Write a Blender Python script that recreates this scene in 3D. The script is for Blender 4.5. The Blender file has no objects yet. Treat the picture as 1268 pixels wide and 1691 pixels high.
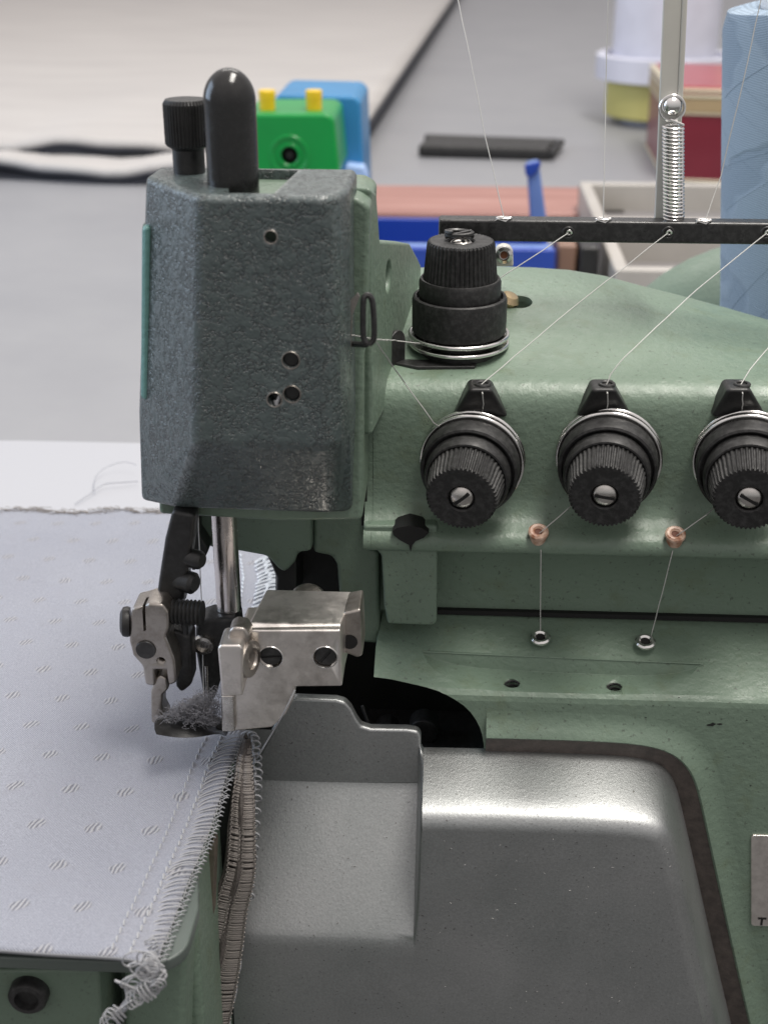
import bpy, bmesh, math, random
from mathutils import Vector, Matrix
random.seed(7)
S = 0.001                     # all numbers below are millimetres
W, HH, F = 1268.0, 1691.0, 2200.0
PITCH, YAW, CH = math.radians(25), math.radians(3), 191.0
sc = bpy.context.scene
COL = sc.collection

# ------------------------------------------------------------------ camera
cam = bpy.data.cameras.new('camera'); camo = bpy.data.objects.new('camera', cam); COL.objects.link(camo)
camo.location = (0, 0, CH*S)
camo.rotation_euler = (math.pi/2-PITCH, 0, YAW)
cam.sensor_fit = 'HORIZONTAL'; cam.sensor_width = 36; cam.lens = 36*F/W
cam.clip_start = 0.01; cam.clip_end = 50
cam.dof.use_dof = True; cam.dof.focus_distance = 0.322; cam.dof.aperture_fstop = 28
sc.camera = camo

# ------------------------------------------------------------------ light
wd = bpy.data.worlds.new('World'); sc.world = wd; wd.use_nodes = True
nt = wd.node_tree; nt.nodes.clear()
wo = nt.nodes.new('ShaderNodeOutputWorld'); bg = nt.nodes.new('ShaderNodeBackground')
tc = nt.nodes.new('ShaderNodeTexCoord'); sp = nt.nodes.new('ShaderNodeSeparateXYZ'); cr = nt.nodes.new('ShaderNodeValToRGB')
mr = nt.nodes.new('ShaderNodeMapRange'); mr.inputs[1].default_value = -1; mr.inputs[2].default_value = 1
nt.links.new(tc.outputs['Generated'], sp.inputs[0]); nt.links.new(sp.outputs['Z'], mr.inputs[0])
nt.links.new(mr.outputs[0], cr.inputs[0]); nt.links.new(cr.outputs[0], bg.inputs[0]); nt.links.new(bg.outputs[0], wo.inputs[0])
e = cr.color_ramp.elements
e[0].position = 0.0; e[0].color = (0.03, 0.035, 0.035, 1)
e[1].position = 1.0; e[1].color = (1.32, 1.23, 1.22, 1)
k = e.new(0.37); k.color = (0.42, 0.43, 0.43, 1); k = e.new(0.24); k.color = (0.09, 0.12, 0.105, 1)
bg.inputs[1].default_value = 0.75

def area(name, loc, target, sx, sy, power, col):
    l = bpy.data.lights.new(name, 'AREA'); l.shape = 'RECTANGLE'; l.size = sx; l.size_y = sy
    l.energy = power; l.color = col
    o = bpy.data.objects.new(name, l); COL.objects.link(o); o.location = loc
    d = Vector(target)-Vector(loc); o.rotation_euler = d.to_track_quat('-Z', 'Y').to_euler()
    return o
area('ceiling_light', (0.38, 0.30, 1.65), (0.03, 0.29, 0), 1.3, 0.40, 38, (1.0, 0.955, 0.89))
area('ceiling_light_far', (-0.2, 2.4, 1.9), (0, 1.2, 0), 1.6, 0.5, 13, (1.0, 0.96, 0.91))
area('window_light', (-1.5, 0.55, 0.55), (-0.05, 0.3, 0.03), 0.9, 0.9, 12, (0.62, 0.78, 1.0))
sc.view_settings.view_transform = 'Standard'; sc.view_settings.look = 'None'
sc.view_settings.exposure = -0.08; sc.view_settings.gamma = 1

# ------------------------------------------------------------------ helpers
def ray(u, v):
    a = (u-W/2)/F; b = (HH/2-v)/F
    cp, s_ = math.cos(PITCH), math.sin(PITCH)
    x, y, z = a, cp+b*s_, -s_+b*cp
    cy, sy = math.cos(YAW), math.sin(YAW)
    return (x*cy-y*sy, x*sy+y*cy, z)
def P(u, v, y):
    d = ray(u, v); t = y/d[1]; return Vector((d[0]*t, y, CH+d[2]*t))
def PZ(u, v, z):
    d = ray(u, v); t = (z-CH)/d[2]; return Vector((d[0]*t, d[1]*t, z))
def Q(x, y, v):     # height z of image row v at world x,y (approx through u)
    u = 700.0
    for _ in range(8):
        p = P(u, v, y); u += (x-p.x)*F/350
    return P(u, v, y).z

def wloc(o):
    l = Vector((0, 0, 0))
    while o is not None: l += o.location; o = o.parent
    return l
def finish(name, bm, m, parent=None, bevel=0, seg=2, smooth=True, angle=40, loc=None):
    me = bpy.data.meshes.new(name)
    off = wloc(parent)/S if parent is not None else Vector((0, 0, 0))
    if loc is not None: base = Vector(loc)
    else: base = off.copy()
    bmesh.ops.recalc_face_normals(bm, faces=bm.faces)
    for v in bm.verts: v.co = (v.co-base)*S
    bm.to_mesh(me); bm.free()
    o = bpy.data.objects.new(name, me); COL.objects.link(o)
    if parent is not None: o.parent = parent
    o.location = (base-off)*S
    for mm in (m if isinstance(m, (list, tuple)) else [m]): me.materials.append(mm)
    if smooth:
        for p in me.polygons: p.use_smooth = True
    if bevel:
        b = o.modifiers.new('bevel', 'BEVEL'); b.width = bevel*S; b.segments = seg
        b.limit_method = 'ANGLE'; b.angle_limit = math.radians(30); b.harden_normals = False
        w = o.modifiers.new('wn', 'WEIGHTED_NORMAL'); w.keep_sharp = True
    elif smooth:
        import math as _m
        try: me.set_sharp_from_angle(angle=_m.radians(angle))
        except Exception: pass
    return o
def tag(o, label=None, cat=None, group=None, kind=None):
    if label: o['label'] = label
    if cat: o['category'] = cat
    if group: o['group'] = group
    if kind: o['kind'] = kind
    return o
def thing(name, loc, label, cat, group=None):
    o = bpy.data.objects.new(name, None); COL.objects.link(o); o.location = Vector(loc)*S
    o.empty_display_size = 0.01
    return tag(o, label, cat, group)
def cut(o, bmc):
    """boolean difference baked into the mesh; cutter given in world mm"""
    me = bpy.data.meshes.new('c'); base = wloc(o)/S
    bmesh.ops.recalc_face_normals(bmc, faces=bmc.faces)
    for v in bmc.verts: v.co = (v.co-base)*S
    bmc.to_mesh(me); bmc.free()
    c = bpy.data.objects.new('c', me); COL.objects.link(c); c.matrix_world = Matrix.Translation(base*S)
    mods = [(m.name) for m in o.modifiers]
    b = o.modifiers.new('bool', 'BOOLEAN'); b.object = c; b.operation = 'DIFFERENCE'; b.solver = 'EXACT'
    while o.modifiers[0].name != 'bool':
        o.modifiers.move(len(o.modifiers)-1, 0)
    for mm in o.modifiers:
        if mm.name != 'bool': mm.show_viewport = False
    bpy.context.view_layer.update()
    dg = bpy.context.evaluated_depsgraph_get()
    new = bpy.data.meshes.new_from_object(o.evaluated_get(dg))
    o.modifiers.remove(b)
    for mm in o.modifiers: mm.show_viewport = True
    old = o.data; o.data = new; bpy.data.meshes.remove(old)
    for p in new.polygons: p.use_smooth = True
    if not o.modifiers:
        try: new.set_sharp_from_angle(angle=math.radians(35))
        except Exception: pass
    bpy.data.objects.remove(c); bpy.data.meshes.remove(me)

def bake(o):
    bpy.context.view_layer.update()
    new = bpy.data.meshes.new_from_object(o.evaluated_get(bpy.context.evaluated_depsgraph_get()))
    old = o.data; o.modifiers.clear(); o.data = new; bpy.data.meshes.remove(old)
    for p in new.polygons: p.use_smooth = True
def wnorm(o):
    for m_ in list(o.modifiers):
        if m_.type == 'WEIGHTED_NORMAL': o.modifiers.remove(m_)
    try: o.data.set_sharp_from_angle(angle=math.radians(38))
    except Exception: pass
    w = o.modifiers.new('wn', 'WEIGHTED_NORMAL'); w.keep_sharp = True; w.weight = 100
def poly_prism(bm, pts3, vec):
    a = [bm.verts.new(p) for p in pts3]; b = [bm.verts.new(Vector(p)+Vector(vec)) for p in pts3]
    n = len(a); bm.faces.new(a); bm.faces.new(b[::-1])
    for i in range(n): bm.faces.new((a[i], b[i], b[(i+1) % n], a[(i+1) % n]))
def prism_cut(px, yr, y0, y1):
    bm = bmesh.new(); poly_prism(bm, [Vector((P(u, v, yr).x, y0, P(u, v, yr).z)) for u, v in px], (0, y1-y0, 0)); return bm
def prism_px(px, y0, y1, bm=None):
    bm = bm or bmesh.new()
    poly_prism(bm, [P(u, v, y0) for u, v in px], (0, y1-y0, 0)); return bm
def box(bm, x0, x1, y0, y1, z0, z1):
    poly_prism(bm, [(x0, y0, z0), (x1, y0, z0), (x1, y1, z0), (x0, y1, z0)], (0, 0, z1-z0)); return bm
def frame(d):
    d = Vector(d).normalized(); a = Vector((0, 0, 1)) if abs(d.z) < .9 else Vector((1, 0, 0))
    x = a.cross(d).normalized(); return x, d.cross(x), d
def lathe(bm, prof, o=(0, 0, 0), d=(0, 0, 1), n=48, knurl=None, mat=0):
    """prof: [(r,h)]; knurl (i0,i1,count,depth) corrugates the rows between i0 and i1"""
    X, Y, Z = frame(d); o = Vector(o); rows = []
    for i, (r, h) in enumerate(prof):
        if r < 1e-4: rows.append([bm.verts.new(o+Z*h)]); continue
        row = []
        for j in range(n):
            rr = r
            if knurl and knurl[0] <= i <= knurl[1]:
                ph = (j*knurl[2]/n) % 1.0
                rr = r-knurl[3]*(0 if ph < .5 else 1)
            a = 2*math.pi*j/n
            row.append(bm.verts.new(o+X*rr*math.cos(a)+Y*rr*math.sin(a)+Z*h))
        rows.append(row)
    for a, b in zip(rows, rows[1:]):
        for j in range(n):
            k2 = (j+1) % n
            if len(a) == 1 and len(b) == 1: continue
            if len(a) == 1: f = bm.faces.new((a[0], b[j], b[k2]))
            elif len(b) == 1: f = bm.faces.new((a[j], a[k2], b[0]))
            else: f = bm.faces.new((a[j], a[k2], b[k2], b[j]))
            f.material_index = mat
    if len(rows[0]) > 1: bm.faces.new(rows[0][::-1])
    if len(rows[-1]) > 1: bm.faces.new(rows[-1])
    return bm
def tube(bm, pts, r, n=6, closed=False):
    pts = [Vector(p) for p in pts]; rows = []; N = len(pts)
    up = Vector((0.13, 0.21, 0.97)); 
    for i, p in enumerate(pts):
        if closed: t = pts[(i+1) % N]-pts[i-1]
        else: t = pts[min(i+1, N-1)]-pts[max(i-1, 0)]
        if t.length < 1e-9: t = Vector((0, 0, 1))
        t.normalize(); a = up-t*up.dot(t)
        if a.length < .05: a = Vector((1, 0, 0))-t*t.x
        a.normalize(); up = a; b = t.cross(a)
        rr = r[i] if isinstance(r, (list, tuple)) else r
        rows.append([bm.verts.new(p+a*rr*math.cos(2*math.pi*j/n)+b*rr*math.sin(2*math.pi*j/n)) for j in range(n)])
    rng = range(N) if closed else range(N-1)
    for i in rng:
        a, b = rows[i], rows[(i+1) % N]
        for j in range(n): bm.faces.new((a[j], a[(j+1) % n], b[(j+1) % n], b[j]))
    if not closed: bm.faces.new(rows[0][::-1]); bm.faces.new(rows[-1])
    return bm
def catmull(pts, k=6):
    pts = [Vector(p) for p in pts]; out = []
    for i in range(len(pts)-1):
        p0 = pts[max(i-1, 0)]; p1 = pts[i]; p2 = pts[i+1]; p3 = pts[min(i+2, len(pts)-1)]
        for s in range(k):
            t = s/k
            out.append(.5*((2*p1)+(p2-p0)*t+(2*p0-5*p1+4*p2-p3)*t*t+(3*p1-p0-3*p2+p3)*t**3))
    out.append(pts[-1]); return out
def grid(bm, rows, mat=0):
    vs = [[bm.verts.new(p) for p in r] for r in rows]
    for a, b in zip(vs, vs[1:]):
        for j in range(len(a)-1):
            f = bm.faces.new((a[j], a[j+1], b[j+1], b[j])); f.material_index = mat
    return vs
def chaikin(pts, it=2):
    for _ in range(it):
        o = [pts[0]]
        for a, b in zip(pts, pts[1:]):
            o.append(tuple(x*.75+y*.25 for x, y in zip(a, b))); o.append(tuple(x*.25+y*.75 for x, y in zip(a, b)))
        o.append(pts[-1]); pts = o
    return pts
def offset_out(pts, d):
    """pts (x,z) polyline running left->right->down; moves d to its right-hand side (inward)"""
    out = []
    for i, p in enumerate(pts):
        a = pts[max(i-1, 0)]; b = pts[min(i+1, len(pts)-1)]
        dx, dz = b[0]-a[0], b[1]-a[1]; l = math.hypot(dx, dz)
        out.append((p[0]+dz/l*d, p[1]-dx/l*d))
    return out

# ------------------------------------------------------------------ materials
def mat(name, col, rough=.5, metal=0, coat=0, spec=.5):
    m = bpy.data.materials.new(name); m.use_nodes = True
    b = m.node_tree.nodes['Principled BSDF']
    b.inputs['Base Color'].default_value = (*col, 1); b.inputs['Roughness'].default_value = rough
    b.inputs['Metallic'].default_value = metal; b.inputs['Coat Weight'].default_value = coat
    b.inputs['Specular IOR Level'].default_value = spec
    return m
def nodes(m): return m.node_tree, m.node_tree.nodes, m.node_tree.links, m.node_tree.nodes['Principled BSDF']
def noise(m, scale, detail=4, rough=.5, stretch=(1, 1, 1), dist=0):
    t, n, l, b = nodes(m)
    c = n.new('ShaderNodeTexCoord'); mp = n.new('ShaderNodeMapping'); mp.inputs['Scale'].default_value = stretch
    x = n.new('ShaderNodeTexNoise'); x.inputs['Scale'].default_value = scale*1000
    x.inputs['Detail'].default_value = detail; x.inputs['Roughness'].default_value = rough; x.inputs['Distortion'].default_value = dist
    l.new(c.outputs['Object'], mp.inputs[0]); l.new(mp.outputs[0], x.inputs['Vector']); return x.outputs['Fac']
def ramp(m, src, stops):
    t, n, l, b = nodes(m); r = n.new('ShaderNodeValToRGB'); e = r.color_ramp.elements
    e[0].position, e[0].color = stops[0][0], (*stops[0][1], 1); e[1].position, e[1].color = stops[-1][0], (*stops[-1][1], 1)
    for p, c in stops[1:-1]: k = e.new(p); k.color = (*c, 1)
    l.new(src, r.inputs[0]); return r.outputs[0]
def mix(m, fac, a, b_, mode='MIX'):
    t, n, l, b = nodes(m); x = n.new('ShaderNodeMix'); x.data_type = 'RGBA'; x.blend_type = mode
    if isinstance(fac, (int, float)): x.inputs[0].default_value = fac
    else: l.new(fac, x.inputs[0])
    for i, s in ((6, a), (7, b_)):
        if isinstance(s, tuple): x.inputs[i].default_value = (*s, 1)
        else: l.new(s, x.inputs[i])
    return x.outputs[2]
def bump(m, src, strength, dist, prev=None):
    t, n, l, b = nodes(m); x = n.new('ShaderNodeBump'); x.inputs['Strength'].default_value = strength
    x.inputs['Distance'].default_value = dist*S; l.new(src, x.inputs['Height'])
    if prev: l.new(prev, x.inputs['Normal'])
    l.new(x.outputs[0], b.inputs['Normal']); return x.outputs[0]
def setc(m, s, inp='Base Color'): m.node_tree.links.new(s, m.node_tree.nodes['Principled BSDF'].inputs[inp])
def g(v): return (v, v, v)

def green_paint(name, col, dirt=.5):
    m = mat(name, col, .42, 0, .12); m.node_tree.nodes['Principled BSDF'].inputs['Coat Roughness'].default_value = .32
    c1 = ramp(m, noise(m, .025, 3), [(.3, tuple(c*.94 for c in col)), (.7, tuple(c*1.05 for c in col))])
    stain = ramp(m, noise(m, .11, 6, .65), [(.55, g(0)), (.8, g(.7))])
    c2 = mix(m, stain, c1, tuple(a*b for a, b in zip(col, (.75, .68, .5))))
    speck = ramp(m, noise(m, .9, 3, .6), [(.63, g(0)), (.69, g(1))])
    t, n, l, b = nodes(m)
    sm = n.new('ShaderNodeMath'); sm.operation = 'MULTIPLY'; sm.inputs[1].default_value = dirt; l.new(speck, sm.inputs[0])
    setc(m, mix(m, sm.outputs[0], c2, (.035, .035, .028)))
    setc(m, ramp(m, noise(m, .3, 4), [(.3, g(.36)), (.75, g(.58))]), 'Roughness')
    b1 = bump(m, noise(m, .55, 3, .5), .6, .42); bump(m, noise(m, 2.2, 2), .25, .08, b1)
    return m
M_green = green_paint('green_enamel', (.145, .203, .152))
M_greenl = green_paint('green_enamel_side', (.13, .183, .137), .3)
M_teal = green_paint('teal_enamel', (.14, .30, .28), .2)

M_ham = mat('hammered_grey_enamel', (.085, .105, .115), .3, .0, .4); M_ham.node_tree.nodes['Principled BSDF'].inputs['Coat Roughness'].default_value = .38
t, n, l, b = nodes(M_ham)
c = n.new('ShaderNodeTexCoord'); nz = n.new('ShaderNodeTexNoise'); nz.inputs['Scale'].default_value = 420; nz.inputs['Detail'].default_value = 2
vo = n.new('ShaderNodeTexVoronoi'); vo.feature = 'DISTANCE_TO_EDGE'; vo.inputs['Scale'].default_value = 520
mx = n.new('ShaderNodeMix'); mx.data_type = 'RGBA'; mx.blend_type = 'LINEAR_LIGHT'; mx.inputs[0].default_value = .0022
l.new(c.outputs['Object'], nz.inputs['Vector']); l.new(c.outputs['Object'], mx.inputs[6]); l.new(nz.outputs['Color'], mx.inputs[7])
l.new(mx.outputs[2], vo.inputs['Vector']); nz.inputs['Scale'].default_value = 600
crk = ramp(M_ham, vo.outputs['Distance'], [(.0, g(0)), (.06, g(.75)), (.25, g(1))])
keep = ramp(M_ham, noise(M_ham, .33, 3, .6), [(.38, g(1)), (.56, g(0))])
hh = mix(M_ham, keep, crk, (1.0, 1.0, 1.0))
tone = ramp(M_ham, noise(M_ham, .05, 4), [(.3, (.062, .082, .082)), (.7, (.080, .104, .103))])
bv = n.new('ShaderNodeBevel'); bv.inputs['Radius'].default_value = .0013; bv.samples = 6
ge = n.new('ShaderNodeNewGeometry'); dt = n.new('ShaderNodeVectorMath'); dt.operation = 'DOT_PRODUCT'
l.new(bv.outputs[0], dt.inputs[0]); l.new(ge.outputs['Normal'], dt.inputs[1])
edg = ramp(M_ham, dt.outputs['Value'], [(.975, g(1)), (.997, g(0))])
wr = mix(M_ham, 1.0, edg, ramp(M_ham, noise(M_ham, .45, 5, .7), [(.42, g(0)), (.6, g(.8))]), 'MULTIPLY')
setc(M_ham, mix(M_ham, wr, mix(M_ham, hh, (.04, .05, .05), tone), (.32, .34, .34)))
b1 = bump(M_ham, hh, .8, .5); b1 = bump(M_ham, noise(M_ham, .5, 2), .45, .7, b1); bump(M_ham, noise(M_ham, 1.6, 3), .25, .12, b1)
setc(M_ham, ramp(M_ham, noise(M_ham, .2, 3), [(.3, g(.22)), (.7, g(.36))]), 'Roughness')

def black(name, v, rough, dust=.05, bs=.2):
    m = mat(name, g(v), rough, 0, 0, .5)
    d = ramp(m, noise(m, .7, 6, .75), [(.45, g(0)), (.85, g(dust*3))])
    setc(m, mix(m, d, (v, v, v), (.14, .14, .14)))
    setc(m, ramp(m, noise(m, .4, 4), [(.3, g(rough-.1)), (.7, g(rough+.12))]), 'Roughness')
    bump(m, noise(m, 1.5, 4), bs, .12); return m
M_black = black('black_bakelite', .013, .42)
M_rub = black('black_rubber', .008, .52, .12, .25)
M_gloss = black('glossy_black_plastic', .012, .19, .03, .03)
M_blackmetal = black('blackened_steel', .018, .4, .1)
M_dark = mat('near_black', (.011, .012, .011), .45); bump(M_dark, noise(M_dark, .3, 4), .4, .5)  # cavity and gap darkness put into the colour; chips and black parts share it
M_holes = mat('hole_black', (.003, .003, .003), .7)

def metal(name, col, rough, bs=.25, sc_=1.4, stretch=(1, 1, 1), grime=.35):
    m = mat(name, col, rough, 1)
    gr = ramp(m, noise(m, .16, 6, .7), [(.45, g(0)), (.8, g(grime*1.6))])
    setc(m, mix(m, gr, col, (.16, .14, .115)))
    setc(m, ramp(m, noise(m, .5, 5, .6), [(.3, g(rough-.07)), (.7, g(rough+.1))]), 'Roughness')
    b1 = bump(m, noise(m, sc_, 5, .6, stretch), bs, .06); return m
M_steel = metal('polished_steel', (.62, .60, .57), .25)
M_alu = metal('satin_aluminium', (.8, .76, .72), .36, .3, 3.0)
M_alu2 = metal('brushed_cover_metal', (.47, .465, .46), .44, .35, 1.6, (1, 1, 1), 0)
t, n, l, b = nodes(M_alu2)
sc1 = ramp(M_alu2, noise(M_alu2, .25, 4, .6, (.12, 1, 3.5), 1.5), [(.62, g(0)), (.66, g(1))])
sc2 = ramp(M_alu2, noise(M_alu2, 1.3, 3, .6), [(.66, g(0)), (.72, g(1))])
smd = ramp(M_alu2, noise(M_alu2, .035, 4, .55), [(.3, (.35, .368, .365)), (.7, (.42, .43, .43))])
setc(M_alu2, mix(M_alu2, sc2, smd, (.25, .24, .23)))
setc(M_alu2, ramp(M_alu2, noise(M_alu2, .05, 5, .65), [(.3, g(.45)), (.7, g(.55))]), 'Roughness')
b1 = bump(M_alu2, noise(M_alu2, 1.3, 3, .6), .5, .12)
grn = ramp(M_alu2, noise(M_alu2, 1.7, 4, .7), [(.35, g(.9)), (.7, g(1.12))])
setc(M_alu2, mix(M_alu2, 1.0, mix(M_alu2, sc2, smd, (.16, .155, .15)), grn, 'MULTIPLY'))
M_chrome = metal('chromed_wire', (.8, .79, .77), .2, .0, grime=0)
M_bar = metal('clean_steel', (.66, .62, .60), .2, .05, grime=0)
M_worn = metal('worn_casting', (.42, .39, .36), .38, .5, 2.0, grime=.6)
M_gasket = mat('oily_brown_gasket', (.075, .062, .055), .5)
setc(M_gasket, ramp(M_gasket, noise(M_gasket, .35, 5, .7), [(.3, (.04, .033, .03)), (.7, (.10, .082, .072))]))
bump(M_gasket, noise(M_gasket, 1.2, 4), .5, .15)
M_porc = mat('stained_porcelain', (.52, .33, .24), .35)
setc(M_porc, ramp(M_porc, noise(M_porc, .5, 4), [(.35, (.30, .13, .07)), (.62, (.62, .45, .35))]))
M_thread = mat('pale_thread', (.5, .5, .48), .75)
M_stitch = mat('light_grey_stitch_thread', (.36, .365, .38), .85); bump(M_stitch, noise(M_stitch, 4, 2), .5, .1)
M_stitchd = mat('grey_brown_stitch_thread', (.22, .20, .185), .85)
M_cream = mat('cream_painted_steel', (.7, .69, .63), .35, 0, .2)
setc(M_cream, ramp(M_cream, noise(M_cream, .06, 4), [(.3, (.50, .49, .45)), (.7, (.56, .55, .50))]))

# fabric with a lattice of small raised woven marks
M_cloth = mat('pale_grey_twill', (.42, .43, .50), .85)
M_cloth.node_tree.nodes['Principled BSDF'].inputs['Sheen Weight'].default_value = .25
t, n, l, b = nodes(M_cloth)
def mth(op, a, b_=None, c_=None):
    x = n.new('ShaderNodeMath'); x.operation = op
    for i, s in enumerate((a, b_, c_)):
        if s is None: continue
        if isinstance(s, (int, float)): x.inputs[i].default_value = s
        else: l.new(s, x.inputs[i])
    return x.outputs[0]
tcn = n.new('ShaderNodeTexCoord'); sx = n.new('ShaderNodeSeparateXYZ'); l.new(tcn.outputs['Object'], sx.inputs[0])
X = mth('MULTIPLY', sx.outputs[0], 1000); Y = mth('MULTIPLY', sx.outputs[1], 1000)
jn2 = n.new('ShaderNodeTexNoise'); jn2.inputs['Scale'].default_value = 900; l.new(tcn.outputs['Object'], jn2.inputs['Vector'])
jn = n.new('ShaderNodeTexNoise'); jn.inputs['Scale'].default_value = 300; l.new(tcn.outputs['Object'], jn.inputs['Vector'])
X = mth('ADD', X, mth('MULTIPLY', mth('SUBTRACT', jn.outputs[0], .5), 1.6))
row = mth('DIVIDE', Y, 13.1)
ri = mth('FLOOR', row); ry = mth('MULTIPLY', mth('SUBTRACT', mth('FRACT', row), .5), 13.1)
cx_ = mth('DIVIDE', mth('SUBTRACT', X, mth('MULTIPLY', ri, 4.3)), 12.9)
rx = mth('MULTIPLY', mth('SUBTRACT', mth('FRACT', cx_), .5), 12.9)
rxs = mth('SUBTRACT', rx, mth('MULTIPLY', ry, .35))
dd = mth('ADD', mth('POWER', mth('ABSOLUTE', mth('DIVIDE', rxs, 2.4)), 1.3), mth('POWER', mth('ABSOLUTE', mth('DIVIDE', ry, 2.3)), 1.3))
mask = mth('SUBTRACT', 1.0, mth('MINIMUM', dd, 1.0))
mask = mth('MINIMUM', mth('MULTIPLY', mth('MULTIPLY', mask, mth('ADD', .35, mth('MULTIPLY', jn2.outputs[0], 1.4))), 2.3), 1.0)
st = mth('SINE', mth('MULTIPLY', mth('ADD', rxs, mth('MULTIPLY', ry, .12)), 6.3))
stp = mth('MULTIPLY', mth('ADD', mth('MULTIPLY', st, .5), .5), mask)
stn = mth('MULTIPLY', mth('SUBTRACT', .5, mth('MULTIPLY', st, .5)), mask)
twill = mth('SINE', mth('MULTIPLY', mth('ADD', mth('MULTIPLY', sx.outputs[0], 1000), mth('MULTIPLY', sx.outputs[1], 1000)), 9.5))
base = ramp(M_cloth, noise(M_cloth, .02, 4), [(.3, (.245, .257, .305)), (.7, (.28, .292, .338))])
blotch = ramp(M_cloth, noise(M_cloth, .12, 5, .6), [(.6, g(0)), (.8, g(.35))])
base = mix(M_cloth, blotch, base, (.235, .232, .255))
fib = ramp(M_cloth, noise(M_cloth, 2.6, 4, .7), [(.3, g(.74)), (.7, g(1.2))])
base = mix(M_cloth, 1.0, base, fib, 'MULTIPLY')
base = mix(M_cloth, mth('MULTIPLY', mask, .16), base, (.40, .39, .39))
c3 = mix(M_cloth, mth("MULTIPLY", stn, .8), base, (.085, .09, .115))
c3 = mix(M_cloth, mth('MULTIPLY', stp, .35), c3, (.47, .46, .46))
setc(M_cloth, c3)
hgt = mth('ADD', mth('MULTIPLY', stp, .8), mth('MULTIPLY', twill, .3))
b1 = bump(M_cloth, hgt, .6, .3); bump(M_cloth, noise(M_cloth, 1.2, 4), .3, .25, b1)
M_clothside = mat('grey_cloth_edge', (.30, .31, .33), .9)
M_strip = mat('grey_brown_strip_fabric', (.13, .115, .105), .9)
setc(M_strip, ramp(M_strip, noise(M_strip, 1.2, 5, .7), [(.3, (.05, .043, .04)), (.7, (.13, .115, .105))]))
bump(M_strip, noise(M_strip, 2.5, 3), .8, .3)
M_lint = mat('grey_lint', (.20, .20, .215), 1.0, 0, 0, .05)

# ------------------------------------------------------------------ setting
TZ = -40.0
M_table = mat('grey_laminate', (.33, .335, .36), .42)
setc(M_table, ramp(M_table, noise(M_table, .012, 5, .6), [(.3, (.245, .25, .268)), (.7, (.275, .28, .295))]))
bump(M_table, noise(M_table, .8, 3), .08, .1)
bm = bmesh.new(); box(bm, -2500, 2500, 395, 6000, TZ-25, TZ)
tag(finish('table_top', bm, M_table, bevel=2), kind='structure')
M_floor = mat('grey_floor', (.2, .2, .2), .6); setc(M_floor, ramp(M_floor, noise(M_floor, .004, 4), [(.3, g(.09)), (.7, g(.13))]))
bm = bmesh.new(); box(bm, -4000, 4000, -3000, 7000, -770, -750)
tag(finish('floor', bm, M_floor), kind='structure')

# ------------------------------------------------------------------ the machine
mc = thing('overlock_machine', (40, 330, TZ), 'green enamelled overlock sewing machine with hammered grey head cover and black tension dials', 'sewing machine')

# -- upper arm casting : lofted over x
xs_u = [560, 600, 640, 700, 760, 820, 880, 940, 1000, 1060, 1120, 1190, 1268, 1360, 1480]
sil = {560: 436, 600: 436, 640: 435, 700: 434, 760: 433, 820: 432, 880: 434, 940: 438, 1000: 448, 1060: 464, 1120: 480, 1190: 500, 1268: 524, 1360: 560, 1480: 610}
zf = P(900, 627, 304).z
rows = []
XL = P(602, 700, 299).x
for i, u in enumerate(xs_u):
    pr = P(u, sil[u], 372); x = max(pr.x, XL) if i else XL
    if i and x <= XL+1 and i < 3: x = XL+i*2.0
    zb = pr.z; yb = 372
    pts = [(yb+14, -20), (yb+13, zb-22), (yb+8, zb-7), (yb, zb), (yb-22, zb*.75+zf*.25+1.6), (yb-44, zb*.35+zf*.65+1.6), (313, zf+1.2), (304.5, zf+.1), (301, zf-1.6), (299.2, zf-5), (299, zf-12), (299, 66), (299, 57),
           (298.4, 53.6), (296.6, 51.2), (294.0, 49.9), (291.6, 48.7), (290.7, 46.8), (290.9, 45.0), (292, 44.2), (305, 44.2), (305.2, 17)]
    pts = chaikin(pts, 1)
    # the left end edge of the arm's top runs back and to the right
    rows.append([Vector((x, y, z)) for y, z in pts])
bm = bmesh.new(); vs = grid(bm, rows)
# skew the left end: rows near the left follow the diagonal edge of the top
for r_i in range(0, 3):
    for v_ in vs[r_i]:
        if v_.co.z > 60 and v_.co.y > 300: v_.co.x += (v_.co.y-300)*.2*(1-r_i*.25)
bm.faces.new(vs[0][::-1])
upper = finish('arm_casting', bm, M_green, mc, angle=50)
# holes in the arm top (brass oil screw hole beside the upright dial)
oc = P(850, 496, 342)
bm = bmesh.new(); lathe(bm, [(3.6, -8), (3.6, 8)], (oc.x+1, 342, 90), (0, 0, 1), 32); cut(upper, bm)
bm = bmesh.new(); lathe(bm, [(0, 0), (2.6, .0), (3.0, 1.2), (2.0, 2.6), (0, 2.9)], (oc.x-2.0, 341.0, oc.z-.5), (0.35, -.2, 1), 24)
finish('oil_screw', bm, metal('brass', (.55, .43, .25), .3), mc)

# -- raised black filler in place of the dark teardrop hole on the ledge
bm = prism_px([(648, 877), (655, 872), (675, 868), (697, 872), (708, 880), (700, 888), (686, 894), (681, 900), (678, 912), (675, 900), (660, 892), (650, 884)], 290.2, 299)
finish('notch_filler', bm, M_holes, mc)
bm = prism_px([(597, 560), (606, 560), (606, 868), (597, 868)], 298.5, 301); finish('joint_gap', bm, M_holes, mc)

# -- pillar in front of the recess
bm = prism_px([(600, 868), (722, 868), (722, 925), (721, 1028), (715, 1034), (640, 1031), (634, 1000), (630, 918), (618, 906), (606, 902), (600, 890)], 292.6, 315)
pil = finish('pillar_casting', bm, M_green, mc, bevel=1.2, seg=3)

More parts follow.
